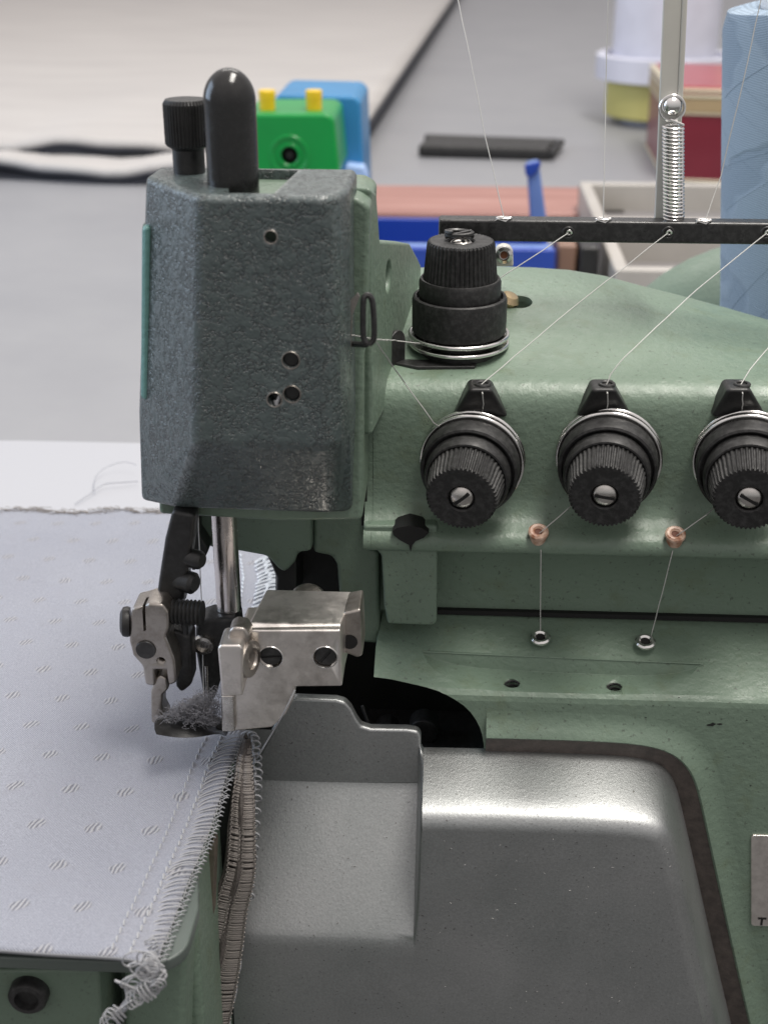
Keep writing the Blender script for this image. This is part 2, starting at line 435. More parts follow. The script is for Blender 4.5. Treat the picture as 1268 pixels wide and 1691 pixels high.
# -- lower casting : shelf + front, with arch cut and scalloped pocket
zs1 = P(900, 1016, 305).z; zs2 = P(900, 1141, 283).z
XLS = P(612, 1090, 290).x
prof = [(325, zs1+.6), (305, zs1+.3), (300, zs1-2.0), (293, P(900, 1082, 293).z), (284.5, zs2+.9), (282.6, zs2+.1), (281.5, zs2-1.0), (281.1, zs2-2.4), (281, -3), (281, -125), (325, -125)]
bm = bmesh.new()
poly_prism(bm, [(XLS, y, z) for y, z in prof], (190, 0, 0))
low = finish('lower_casting', bm, M_green, mc, angle=35); low_b = True
arch = [(560, 1131), (632, 1134), (680, 1139), (715, 1143), (745, 1152), (772, 1170), (790, 1195), (798, 1220), (801, 1260), (801, 1900), (500, 1900)]
bm = prism_cut(chaikin(arch[:9], 1)+arch[9:], 281, 270, 340); cut(low, bm)
# left end nibble
bm = prism_cut([(560, 1000), (645, 1030), (634, 1040), (625, 1075), (617, 1100), (617, 1122), (626, 1134), (560, 1136)], 285, 270, 340); cut(low, bm)
bm = bmesh.new(); NP = 24; prev = None
TL, TR = P(697, 1077, 293.6), P(1160, 1097, 291.2)
zb_ = P(900, 1107, 291.0).z-.9; RT, RC_ = [], []
for i in range(NP+1):
    s = i/NP; p_ = TL.lerp(TR, s); x = p_.x; yT = p_.y
    h = 1-abs(2*s-1)**5.0
    T = Vector((x, yT, p_.z+.05)); C_ = Vector((x, yT-.1-.7*h, T.z-.1-(T.z-zb_)*h)); O_ = Vector((x, yT-.6-16*h, C_.z-.03-.25*h))
    RT.append(T.copy()); RC_.append(C_.copy())
    cur = [bm.verts.new(p) for p in (T, C_, O_, O_+Vector((0, 0, 14)), T+Vector((0, .0, 14)))]
    if prev:
        for j in range(5): bm.faces.new((prev[j], prev[(j+1) % 5], cur[(j+1) % 5], cur[j]))
    else: bm.faces.new(cur)
    prev = cur
bm.faces.new(prev[::-1]); cut(low, bm)
b_ = low.modifiers.new('bevel', 'BEVEL'); b_.width = .45*S; b_.segments = 2; b_.limit_method = 'ANGLE'; b_.angle_limit = math.radians(28); low.modifiers.new('wn', 'WEIGHTED_NORMAL').keep_sharp = True; bake(low)
# screw holes in the pocket floor
for u, v in ((845, 1127), (1014, 1132)):
    p = PZ(u, v, zb_+.1)
    bm = bmesh.new(); lathe(bm, [(2.1, -7), (2.1, 4)], p, (0, 0, 1), 28); cut(low, bm)
    bm = bmesh.new(); tube(bm, [p+Vector((1.75*math.cos(a*.5), 1.75*math.sin(a*.5), -.4-a*.1)) for a in range(40)], .3, 5)
    finish('threaded_hole', bm, M_blackmetal, mc)
wn = low
wnorm(low)
bm = bmesh.new(); tube(bm, RT, .22, 8); tube(bm, [p+Vector((0, -.1, .0)) for p in RC_], .16, 8); finish('pocket_highlight_beads', bm, M_green, mc)  # thin beads added so the pocket edges catch highlight lines
# eyelets on shelf
def ringm(bm, c_, r, rt, d=(0, 0, 1), n=28, k=8):
    X, Y, Z = frame(d); c_ = Vector(c_)
    tube(bm, [c_+X*r*math.cos(2*math.pi*i/n)+Y*r*math.sin(2*math.pi*i/n) for i in range(n)], rt, k, True)
for u, v in ((892, 1057), (1065, 1064)):
    p = PZ(u, v, zs1-2.2)
    bm = bmesh.new(); ringm(bm, p+Vector((0, 0, .7)), 1.9, .75, (0, -.3, 1)); lathe(bm, [(1.6, -.6), (1.6, .3)], p, (0, -.3, 1), 20)
    e_ = finish('thread_eyelet', bm, M_chrome, mc)
    bm = bmesh.new(); lathe(bm, [(0, .1), (1.25, .12)], p+Vector((0, 0, .35)), (0, -.3, 1), 20); finish('hole', bm, M_holes, e_)
for u, v in ((889, 880), (1115, 884)):
    p = P(u, v, 291.6)
    bm = bmesh.new(); ringm(bm, p+Vector((0, 0, .2)), 1.75, .8, (0, -.45, 1)); lathe(bm, [(2.0, -2.5), (2.1, -.3)], p, (0, -.45, 1), 20)
    e_ = finish('porcelain_eyelet', bm, M_porc, mc)
    bm = bmesh.new(); lathe(bm, [(0, .1), (1.1, .12)], p+Vector((0, 0, .1)), (0, -.45, 1), 20); finish('hole', bm, mat('rust_hole', (.12, .035, .015), .6), e_)
# dark seam line under the recess panel
bm = bmesh.new(); box(bm, P(722, 1012, 304.5).x, 150, 303.6, 306, zs1+.2, zs1+1.5); finish('seam_gap', bm, M_holes, mc)

# chipped paint marks : tiny raised flakes with real thickness
bm = bmesh.new()
def flake(c_, X, Y, Nn, r):
    k_ = 9; pts = []
    for i in range(k_):
        a = 2*math.pi*i/k_; q = r*random.uniform(.5, 1.2)
        pts.append(Vector(c_)+X*q*1.7*math.cos(a)+Y*q*.7*math.sin(a))
    poly_prism(bm, pts, Nn*.06)
flake(P(1175, 1197, 280.95), Vector((1, 0, .2)), Vector((0, 0, 1)), Vector((0, -1, 0)), .9)
flake(P(1188, 1196, 280.95), Vector((1, 0, .2)), Vector((0, 0, 1)), Vector((0, -1, 0)), .45)
for i in range(16):
    u = random.uniform(830, 1260); v = random.uniform(1150, 1190)
    flake(P(u, v, 280.96), Vector((1, 0, 0)), Vector((0, 0, 1)), Vector((0, -1, 0)), random.uniform(.08, .2))
for i in range(14):
    u = random.uniform(1180, 1262); v = random.uniform(1290, 1680)
    flake(P(u, v, 280.96), Vector((1, 0, 0)), Vector((0, 0, 1)), Vector((0, -1, 0)), random.uniform(.08, .22))
finish('paint_chips', bm, M_dark, mc, smooth=False)

# -- near-black back plate in place of the cavity's darkness
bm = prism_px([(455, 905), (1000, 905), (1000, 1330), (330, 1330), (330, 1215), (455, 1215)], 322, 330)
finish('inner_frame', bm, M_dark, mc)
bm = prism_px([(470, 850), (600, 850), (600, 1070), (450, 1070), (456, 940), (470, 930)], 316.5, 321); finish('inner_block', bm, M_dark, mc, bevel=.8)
bm = bmesh.new()
box(bm, P(600, 1200, 300).x, P(800, 1200, 300).x, 296, 322, P(700, 1300, 296).z, P(700, 1262, 296).z)
for u, v, r in ((640, 1195, 3.2), (700, 1190, 4)):
    lathe(bm, [(r, 0), (r, 6), (r*.6, 6.5)], P(u, v, 312), (0, -1, 0), 20)
tube(bm, [P(598, 1165, 300), P(612, 1205, 297)], .6)
finish('looper_mechanism', bm, M_blackmetal, mc, bevel=.4)

# -- cover outline (x,z) at y=278
opx = [(700, 1246), (760, 1247), (850, 1249), (950, 1252), (1030, 1256), (1075, 1263), (1100, 1275), (1116, 1298), (1127, 1340), (1145, 1420), (1176, 1560), (1207, 1691), (1245, 1850)]
YO = 278.0
def smooth_o(px):
    p = [(P(u, v, YO).x, P(u, v, YO).z) for u, v in px]; return chaikin(p, 2)
O0 = smooth_o(opx)
def ringloft(bm, out, prof):
    return grid(bm, [[Vector((x, y, z)) for x, z in offset_out(out, d)] for d, y in prof])
# lip (green) and gasket
opx2 = [(802, 1248), (850, 1249), (950, 1252), (1030, 1256), (1075, 1263), (1100, 1275), (1116, 1298), (1127, 1340), (1145, 1420), (1176, 1560), (1207, 1691), (1245, 1850)]
O2 = smooth_o(opx2)
bm = bmesh.new(); ringloft(bm, O2, [(-11.5, 281.04), (-10, 280.9), (-8.6, 280.4), (-7.2, 279.5), (-6.0, 278.5), (-5.2, 278.1), (-4.7, 278.5), (-4.7, 284)])
finish('opening_lip', bm, M_green, mc, angle=60)
bm = bmesh.new(); ringloft(bm, O2, [(-5.2, 279.0), (-4.9, 278.6), (-1.5, 279.6), (2.5, 280.4)])
finish('gasket', bm, M_gasket, mc, angle=60)
# cover
zt0 = O0[0][1]
def fy(z): return 258.2+(z+12)*.028
cprof = [(0, 281), (0, 278.6), (.2, 277.6), (1.0, 273), (1.8, 268.6), (2.6, 264.6), (3.3, 261.8), (4.0, 260.2), (4.9, 259.2), (5.8, 258.7)]
bm = bmesh.new(); rws = []
for d, y in cprof: rws.append([Vector((x, y, z)) for x, z in offset_out(O0, d)])
for d in (6.8, 8.2): rws.append([Vector((x, fy(z), z)) for x, z in offset_out(O0, d)])
vs = grid(bm, rws)
inner = vs[-1]
XB = O0[0][0]
# panel A and transition, columns left of XB
zA0 = P(600, 1210, 280).z; zA1 = P(560, 1292, 280).z; zA2 = P(560, 1558, 256.9).z; zEnd = inner[-1].co.z
A = chaikin([(280, zA0), (280, zA0*.5+zA1*.5), (280, zA1+1.5), (279.6, zA1), (278.5, zA1-1.8), (268, zA1*.5+zA2*.5), (258.2, zA2+2), (fy(zA2)+.3, zA2), (fy(zA2-3), zA2-3), (fy(-80), -80), (fy(zEnd), zEnd)], 2)
Bp = chaikin([(281, zt0), (274, zt0-.35), (268, zt0-1.1), (263.6, zt0-2.2), (260, zt0-4.0), (258.7, zt0-6), (fy(-30), -30), (fy(zA2), zA2), (fy(zA2-3), zA2-3), (fy(-80), -80), (fy(zEnd), zEnd)], 2)
XA = P(686, 1400, 268).x
xl = P(384, 1400, 268).x
cols = []
for k_ in range(9): cols.append([Vector((xl+(XA-xl)*k_/8, y, z)) for y, z in A])
for k_ in range(1, 9):
    s = k_/8; f_ = (s*s*(3-2*s))**.6
    cols.append([Vector((XA+(XB-XA)*s, a[0]*(1-f_)+b_[0]*f_, a[1]*(1-f_)+b_[1]*f_)) for a, b_ in zip(A, Bp)])
cg = grid(bm, cols)
last = [v_ for v_ in cg[-1] if v_.co.z < inner[0].co.z-.05]
bm.faces.new(inner+last[::-1])
bmesh.ops.remove_doubles(bm, verts=bm.verts, dist=.002)
cover = finish('looper_cover', bm, M_alu2, mc, angle=60)
# upper plate of the cover
bm = prism_px([(395, 1296), (420, 1262), (440, 1225), (470, 1170), (478, 1158), (486, 1154), (555, 1157), (570, 1161), (580, 1172), (588, 1188), (596, 1200), (612, 1205), (672, 1206), (690, 1209), (695, 1216), (695, 1296)], 279.6, 282.6)
finish('cover_back_plate', bm, M_alu2, mc, bevel=.9, seg=3)
bm = bmesh.new()
for u, v, q in ((800, 1300, 1), (1000, 1500, 1)): pass
bm.free()
# rating plate with T
bm = prism_px([(1240, 1384), (1243, 1380), (1400, 1384), (1400, 1535), (1243, 1530), (1240, 1527)], 280.4, 281.6)
pl = finish('rating_plate', bm, M_alu, mc, bevel=.2)
def glyphs(txt, size, loc, name, m, parent, rot=(math.pi/2, 0, 0), ext=.05, bold=.0):
    cu = bpy.data.curves.new(name, 'FONT'); cu.body = txt; cu.size = size*S; cu.extrude = ext*S; cu.offset = bold*S
    o = bpy.data.objects.new(name, cu); COL.objects.link(o); bpy.context.view_layer.update()
    me = bpy.data.meshes.new_from_object(o.evaluated_get(bpy.context.evaluated_depsgraph_get()))
    bpy.data.objects.remove(o)
    from mathutils import Euler
    me.transform(Euler(rot).to_matrix().to_4x4()); me.transform(Matrix.Translation(Vector(loc)*S-wloc(parent)))
    o = bpy.data.objects.new(name, me); COL.objects.link(o); o.parent = parent; me.materials.append(m); return o
glyphs('T', 3.4, P(1250.5, 1528, 280.3), 'letter', M_holes, pl, bold=.12)

# scratches and specks on the cover
def on_panel(u, v):
    y = 268
    for _ in range(12):
        z = P(u, v, y).z; y = min(280, max(256.9, 280+(z-zA1)*(256.9-280)/(zA2-zA1)))*.5+y*.5
    return P(u, v, y-.05)
bm = bmesh.new()
tube(bm, [on_panel(584, 1411), on_panel(606, 1432), on_panel(628, 1452)], .09, 4)
tube(bm, [on_panel(530, 1380), on_panel(545, 1372)], .05, 4); tube(bm, [on_panel(556, 1395), on_panel(560, 1372)], .05, 4)
for i in range(70):
    p = on_panel(random.uniform(440, 672), random.uniform(1300, 1540)); a = random.uniform(0, 6.28); L_ = random.uniform(.1, .5)
    q = Vector((math.cos(a)*L_, -.5*math.sin(a)*L_, .8*math.sin(a)*L_)); tube(bm, [p-q, p+q], random.uniform(.03, .07), 4)
for i in range(50):
    u, v = random.uniform(720, 1120), random.uniform(1370, 1680); z = P(u, v, 257).z; p = P(u, v, fy(z)-.02)
    a = random.uniform(0, 6.28); L_ = random.uniform(.05, .3); q = Vector((math.cos(a)*L_, 0, math.sin(a)*L_)); tube(bm, [p-q, p+q], random.uniform(.03, .06), 4)
finish('surface_scratches', bm, mat('bright_scratch', (.5, .49, .47), .5), cover)

# ---- head : green housing, hammered cover
hx0 = P(232, 500, 276).x; hx1 = P(612, 400, 285).x
bm = prism_px([(233, 368), (250, 366), (262, 326), (590, 326), (611, 340), (604, 560), (599, 600), (598, 860), (470, 862), (262, 850), (262, 665), (233, 662)], 276, 302)
hous = finish('head_housing', bm, M_greenl, mc, bevel=1.6, seg=3)
bm = prism_px([(233, 374), (248, 372), (247, 664), (231, 660)], 270.3, 300)
finish('housing_side_rail', bm, M_teal, mc, bevel=1.2)
# cutout on top of housing (pocket seen through the cover's notch)
pz = P(430, 305, 268)
# side wall running back
a0 = P(612, 860, 288); wl_ = [(283, P(614, 309, 283).z), (290, P(616, 318, 290).z), (294, P(618, 396, 294).z), (318, P(650, 398, 318).z), (338, P(672, 402, 338).z), (348, P(688, 420, 348).z), (356, P(692, 436, 356).z), (356, 78), (283, 78)]
x283 = P(613, 330, 284).x; x350 = P(690, 432, 350).x
bm = bmesh.new()
pp = [Vector((x283+(x350-x283)*(y-283)/67, y, z)) for y, z in wl_]
poly_prism(bm, pp, (-5, 1.5, 0)); sw = finish('head_side_wall', bm, M_greenl, mc, bevel=1.0, seg=3)
hp = P(634, 455, 305)
bm = bmesh.new(); lathe(bm, [(3.3, -1.2), (3.3, 8)], (hp.x, 305, hp.z), (1, -.2, 0), 28); cut(sw, bm)

def ringpts(L): return [P(*q) for q in L]
yF = 255
top = ringpts([(240, 293, 273.5), (327, 322, yF), (540, 322, yF), (560, 316, 258.0), (576, 305, 264.5), (590, 297, 284), (262, 289, 284)])
x_ = [p.x for p in top]
def lev(zs, xs=None, ys=None):
    return [Vector(((xs[i] if xs else top[i].x), (ys[i] if ys else top[i].y), zs[i])) for i in range(7)]
ztop = top[1].z
top = [Vector((p.x, p.y, ztop)) for p in top]
zm = P(440, 738, yF).z
mu = [232, 322, 543, 563, 578, 594, 262]
mid = [Vector((P(mu[i], 738, p.y).x, p.y, zm)) for i, p in enumerate(top)]
zbt = P(440, 846, 267).z
bot = [P(231, 828, 273.5), P(290, 840, 270.5), P(541, 848, 270.5), P(560, 846, 272), P(580, 840, 275), P(596, 838, 285), P(262, 838, 284)]
bot = [Vector((p.x, p.y, p.z if i not in (6,) else bot[0].z)) for i, p in enumerate(bot)]
bm = bmesh.new(); Ls = [[bm.verts.new(p) for p in L] for L in (bot, mid, top)]
bm.faces.new(Ls[0][::-1]); bm.faces.new(Ls[2])
for a, b_ in zip(Ls, Ls[1:]):
    for i in range(7): bm.faces.new((a[i], a[(i+1) % 7], b_[(i+1) % 7], b_[i]))
hc = finish('head_cover', bm, M_ham, mc, bevel=1.5, seg=5); bake(hc)
# notch in top
nl = PZ(372, 318, ztop); nr = PZ(482, 319, ztop)
nb = [PZ(372, 318, ztop), PZ(452, 319, ztop), PZ(486, 293, ztop), PZ(391, 291, ztop)]
bm = bmesh.new(); poly_prism(bm, [p+Vector((0, (.0 if i < 2 else 8), 4)) for i, p in enumerate(nb)], (0, 0, -16)); cut(hc, bm)
# green floor visible within the notch
bm = bmesh.new(); box(bm, nb[0].x-1, nb[2].x+3, nb[0].y+1.5, 283, ztop-13, ztop-2.0); finish('notch_floor', bm, M_greenl, mc, bevel=.5)
# screw holes in cover
for u, v, r in ((447, 391, 1.25), (480, 595, 1.75), (482, 651, 1.75), (453, 660, 1.5)):
    p = P(u, v, yF)
    bm = bmesh.new(); lathe(bm, [(r, -3), (r, 5)], p, (0, 1, 0), 28); cut(hc, bm)
    bm = bmesh.new(); ringm(bm, p+Vector((0, .02, 0)), r+.05, .16, (0, 1, 0), 28, 6)
    rg = finish('hole_rim', bm, M_worn, mc)
    bm = bmesh.new()
    if u in (480, 482):
        lathe(bm, [(0, 1.0), (r-.35, 1.0), (r-.15, 1.2), (r-.15, 3)], p, (0, 1, 0), 24); finish('recessed_plug', bm, M_black, mc)
    elif u == 453:
        tube(bm, [p+Vector((.2, .6, -1.1)), p+Vector((.7, .5, -.2)), p+Vector((1.1, .8, .9))], .4, 5)
        tube(bm, [p+Vector((.2, .5, -.3)), p+Vector((.4, .6, -1.3))], .45, 5); finish('trapped_lint', bm, M_stitch, mc)
    else: bm.free()

wnorm(hc)
# top cylinders
c0 = P(383, 300, 270)
zt_ = P(383, 112, 266).z
r1 = 5.15
hd = [(r1, 0)]+[(r1, 20), (r1, zt_-ztop+8-r1+8-.0)]
Hc = zt_-(ztop-8)
prof = [(r1, 0), (r1, Hc-r1-1)]+[(r1*math.cos(a), Hc-r1-1+(r1+1)*math.sin(a)) for a in [math.pi/2*i/12 for i in range(1, 12)]]+[(0, Hc)]
cx = P(383, 250, 267).x
bm = bmesh.new(); lathe(bm, prof, (cx, 267, ztop-8), n=64); finish('oil_reservoir_cap', bm, M_gloss, mc)
kx = P(306, 220, 276)
kz1 = P(305, 165, 276).z; kz0 = P(305, 243, 276).z
bm = bmesh.new(); lathe(bm, [(3.3, ztop-12), (3.3, kz0-.6), (4.3, kz0+.1), (4.65, kz0+.6), (4.65, kz1-.8), (4.1, kz1), (3.4, kz1+.1), (0, kz1+.15)], (kx.x, 278, 0), n=160, knurl=(3, 4, 40, .28)); finish('knurled_knob', bm, M_black, mc, angle=25)

# wire hook on the head's right side
bm = bmesh.new(); hk = P(607, 530, 262)
hkp = [P(576, 567, 272), P(592, 568, 266), P(606, 568, 262), P(600, 555, 261.6), P(600, 500, 261.6), P(603, 489, 261.8), P(608, 487, 262), P(613, 492, 262), P(616, 505, 262), P(618, 540, 262), P(617, 560, 262), P(610, 568, 262)]
tube(bm, catmull(hkp, 5), .62, 8); finish('wire_hook', bm, M_blackmetal, mc)
bm = prism_px([(576, 500), (590, 484), (594, 490), (582, 520), (580, 575), (574, 575)], 268, 269); finish('hook_plate', bm, M_worn, mc)

# ---- tension dials
ANG = [.75, -.1, -.5, .3]
def dial(base, d, h1, h2, h3, nm='tension_dial', rad=1.0):
    r = finish(nm, lathe(bmesh.new(), [(0, 0), (10.5, 0), (10.5, 1.2), (8.5, 1.6), (8.5, 3)], base, d, 48), M_blackmetal, mc, loc=base)
    X, Y, Z = frame(d); B = Vector(base)
    for hh in (2.3, 4.5):
        bm = bmesh.new(); lathe(bm, [(6, hh-.15), (12.0, hh-.15), (12.0, hh+.15), (6, hh+.15)], base, d, 64); X2, Y2, Z2 = frame(d); ringm(bm, B+Z2*hh, 12.15, .55, d, 64, 10)
        finish('tension_disc', bm, M_chrome, r)
    bm = bmesh.new(); a = 5.0
    lathe(bm, [(0, a), (11.2, a), (11.7, a+.5), (11.75, h1-1.2), (11.5, h1-.3), (11.0, h1), (10.7, h1-.1), (10.5, h1-1.4)], base, d, 64)
    finish('dial_base', bm, M_rub, r)
    bm = bmesh.new(); lathe(bm, [(9.9, h1-1.5), (10.1, h1-.4), (10.1, h2-.9), (9.7, h2-.1), (9.3, h2), (8.6, h2-.5)], base, d, 64)
    finish('dial_collar', bm, M_rub, r)
    bm = bmesh.new(); lathe(bm, [(9.0, h2-.8), (9.05, h2+.2), (8.25, h3-.5), (7.9, h3), (3.4, h3+.05), (3.1, h3-.3), (3.1, h3-1.5), (0, h3-1.5)], base, d, 192, knurl=(1, 3, 48, .42))
    finish('dial_knob', bm, M_rub, r, angle=22)
    bm = bmesh.new(); lathe(bm, [(2.75, h3-1.5), (2.75, h3-.5), (2.2, h3+.05), (1.2, h3+.4), (0, h3+.5)], base, d, 32)
    ang = ANG.pop(0); nf = len(bm.faces)
    T = X*math.cos(ang)+Y*math.sin(ang); U = Z.cross(T); c_ = B+Z*(h3-.6)
    poly_prism(bm, [c_+T*2.3+U*.38, c_-T*2.3+U*.38, c_-T*2.3-U*.38, c_+T*2.3-U*.38], Z*1.13)
    bm.faces.ensure_lookup_table()
    for f_ in list(bm.faces)[nf:]: f_.material_index = 1
    s_ = finish('dial_screw', bm, [M_steel, M_holes], r)
    return r
tilt = math.radians(6); DX = -.14
dirv = Vector((DX, -math.cos(tilt), -math.sin(tilt))).normalized()
b0 = P(781, 752, 299)
dials = []
for u, v in ((783, 748), (1006, 744), (1231, 748)):
    b_ = P(u, v, 299.5); dials.append(dial(b_, dirv, 10.4, 14.2, 22.3))
vb = P(757, 574, 321)
vd = dial((vb.x, 321, vb.z-.6), (0, -.02, 1), 14.4, 18.8, 27.9)
# screw loop on the top dial
bm = bmesh.new(); tc_ = Vector((vb.x-.5, 321, vb.z-.6+28.2))
tube(bm, [tc_+Vector((3.2*math.cos(a*.42), 2.0*math.sin(a*.42), .6+.05*a)) for a in range(26)], .55, 6); tube(bm, [tc_+Vector((-3.4, 0, .4)), tc_+Vector((3, 1, 1.6))], .5, 6)
finish('screw_clip', bm, M_blackmetal, vd)
# bracket under upright dial
bm = bmesh.new(); bz = vb.z-.7
poly_prism(bm, [Vector((P(648, 590, 318).x, 311, bz)), Vector((P(690, 600, 310).x, 308, bz)), Vector((vb.x+4, 309, bz)), Vector((vb.x+8, 330, bz)), Vector((P(648, 590, 318).x, 317, bz))], (0, 0, -1.0))
bx_ = P(652, 575, 314)
X, Y, Z = frame((1, -.25, 0))
poly = []
for i in range(14):
    a = math.pi*i/13; poly.append(Vector((bx_.x, 312, bz+5.0))+Vector((.6, .8, 0))*2.9*math.cos(a)+Vector((0, 0, 1))*2.9*math.sin(a))
poly += [Vector((bx_.x-1.7, 309.7, bz-.6)), Vector((bx_.x+1.7, 314.3, bz-.6))]
poly_prism(bm, poly, (.9, -.7, 0)); finish('thread_bracket', bm, M_blackmetal, mc, bevel=.25)
# funnel guides above each front dial
for u in (793, 998, 1221):
    bm = bmesh.new()
    A_ = [P(u-19, 643, 293.5), P(u+19, 643, 293.5), P(u+46, 690, 296.8), P(u-46, 690, 296.8)]
    vs = [bm.verts.new(p) for p in A_]+[bm.verts.new(p+Vector((0, 8.0 if i < 2 else 5, 0))) for i, p in enumerate(A_)]
    for f_ in ((0, 1, 2, 3), (7, 6, 5, 4), (0, 4, 5, 1), (1, 5, 6, 2), (2, 6, 7, 3), (3, 7, 4, 0)): bm.faces.new([vs[i] for i in f_])
    gd = finish('thread_guide', bm, M_black, mc, bevel=1.0, seg=4)
    bm = bmesh.new(); p = P(u+4, 637, 297); lathe(bm, [(0, .02), (1.0, .02), (1.0, .06), (0, .06)], (p.x, 297, A_[0].z+.02), n=20); finish('hole', bm, M_holes, gd)
    bm = bmesh.new(); ringm(bm, (p.x, 297, A_[0].z+.1), 1.6, .45); finish('guide_rim', bm, M_black, gd)

# ---- thread guide bar
yb0 = 334; zb1 = P(990, 365, yb0).z; zb0 = P(990, 401, yb0).z
bm = bmesh.new(); box(bm, P(724, 380, yb0).x, P(1500, 380, yb0).x, yb0, yb0+5.5, zb0, zb1)
bar = finish('thread_guide_bar', bm, black('anodised_bar', .016, .3, .12), mc, bevel=.7, seg=3)
lz = P(831, 418, yb0)
for u in (938, 1103, 1266, 1430):
    p = P(u, 384, yb0)
    bm = bmesh.new(); ringm(bm, p, 1.35, .32, (0, 1, 0)); o = finish('bar_eyelet', bm, M_blackmetal, bar)
    bm = bmesh.new(); lathe(bm, [(0, .25), (1.1, .2), (1.1, 0)], p+Vector((0, -.1, 0)), (0, 1, 0), 20); finish('hole', bm, M_holes, o)
    bm = bmesh.new(); ringm(bm, p+Vector((.2, -.2, .1)), .6, .28, (0, 1, .3)); finish('bead', bm, M_chrome, o)
for u in (832, 996, 1162, 1325):
    p = P(u, 366, yb0+1); p.z = zb1
    bm = bmesh.new(); tube(bm, [p+Vector((1.9*math.cos(a), 1.0*math.sin(a), .35)) for a in [math.pi*2*i/18 for i in range(18)]], .28, 6, True)
    tube(bm, [p+Vector((-2.2, -.8, -.2)), p+Vector((-1.6, -.9, .3)), p+Vector((.4, -1, -.3)), p+Vector((1.2, -.9, .4))], .2, 5)
    finish('bar_top_eyelet', bm, M_chrome, bar)
# bracket lug
bm = prism_px([(818, 440), (817, 415), (822, 407), (832, 404), (842, 407), (847, 415), (848, 440)], 346, 349)
lug = finish('bar_lug', bm, M_cream, mc, bevel=.5)
bm = bmesh.new(); p = P(832, 420, 346); lathe(bm, [(2.3, 0), (2.2, .8), (1.4, 1.2), (1.2, .5), (0, .4)], p, (0, -1, 0), 24); finish('screw', bm, M_chrome, lug)
bm = bmesh.new(); lathe(bm, [(1.0, 0), (0, .05)], p+Vector((0, -.65, 0)), (0, -1, 0), 16); finish('rust_spot', bm, mat('rust', (.2, .07, .03), .7), lug)
for xx in (P(724, 380, 334).x+4, 135):
    bm = bmesh.new(); lathe(bm, [(2.2, 84), (2.2, zb0+1)], (xx, yb0+3, 0), n=24); finish('bar_support', bm, M_blackmetal, mc)

# ---- post with coil spring
yp = 342
bm = bmesh.new()
pl_, pr_ = P(1096, 200, yp).x, P(1134, 200, yp).x
box(bm, pl_, pr_-1.2, yp, yp+1.6, zb0+1, CH+25); box(bm, pr_-1.3, pr_, yp-.4, yp+7, zb0+1, CH+25)
for v_ in bm.verts: v_.co.x -= (v_.co.z-(zb0+1))*.045
post = finish('spring_post', bm, M_cream, mc, bevel=.35)
rv = P(1109, 173, yp)
bm = bmesh.new(); lathe(bm, [(2.5, 0), (2.45, 1.0), (1.9, 2.0), (1.0, 2.5), (0, 2.7)], rv, (0, -1, 0), 32); finish('rivet', bm, M_chrome, post)
bm = bmesh.new(); ringm(bm, rv+Vector((0, -1.2, -.5)), 3.0, .35, (0, 1, 0), 32)
sz1 = P(1110, 205, yp-2.6).z; sz0 = zb1-4
sx0, sx1 = P(1111, 205, yp-2.6).x, P(1114, 360, yp-2.6).x
NT = 30; pts = []
for i in range(NT*14+1):
    s = i/(NT*14); a = 2*math.pi*NT*s
    pts.append(Vector((sx0+(sx1-sx0)*s+2.45*math.cos(a), yp-3.2+2.45*math.sin(a), sz1+(sz0-sz1)*s)))
tube(bm, [rv+Vector((.3, -1.6, -3.4)), Vector((sx0-.8, yp-3.5, sz1+1.2)), pts[0]], .33, 6)
tube(bm, pts, .36, 6); finish('coil_spring', bm, M_chrome, post)

# ---- rear rounded cover behind arm
bm = bmesh.new(); bmesh.ops.create_uvsphere(bm, u_segments=48, v_segments=24, radius=1)
rc = P(1010, 442, 470)
for v_ in bm.verts:
    x, y, z = v_.co; v_.co = Vector((rc.x+78+80*math.copysign(abs(x)**.9, x), 478+42*y, 10+70*math.copysign(abs(z)**.75, z)))
finish('rear_housing', bm, M_green, mc, angle=80)
# machine body block to table
bm = bmesh.new(); box(bm, P(640, 900, 330).x, 145, 331, 384, TZ-70, 42); finish('body_block', bm, M_greenl, mc, bevel=3)

# ---- lower head parts
bm = prism_px([(318, 835), (470, 835), (515, 835), (515, 912), (492, 914), (487, 930), (470, 948), (458, 940), (440, 920), (395, 912), (345, 905), (330, 890), (318, 868)], 296, 316)
finish('head_lower_casting', bm, M_greenl, mc, bevel=1.2)
bm = prism_px([(516.5, 838), (606, 838), (606, 905), (626, 912), (627, 1065), (590, 1062), (562, 1005), (556, 935), (548, 920), (516.5, 914)], 299, 316)
finish('inner_casting', bm, M_greenl, mc, bevel=1.2)
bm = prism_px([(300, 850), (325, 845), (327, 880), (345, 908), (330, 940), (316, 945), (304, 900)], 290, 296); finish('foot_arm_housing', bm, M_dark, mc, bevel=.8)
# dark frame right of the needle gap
bm = prism_px([(440, 918), (470, 918), (490, 925), (490, 1010), (458, 1010), (455, 985), (456, 955), (448, 935)], 300, 318); finish('needle_gap_frame', bm, M_dark, mc, bevel=.8)

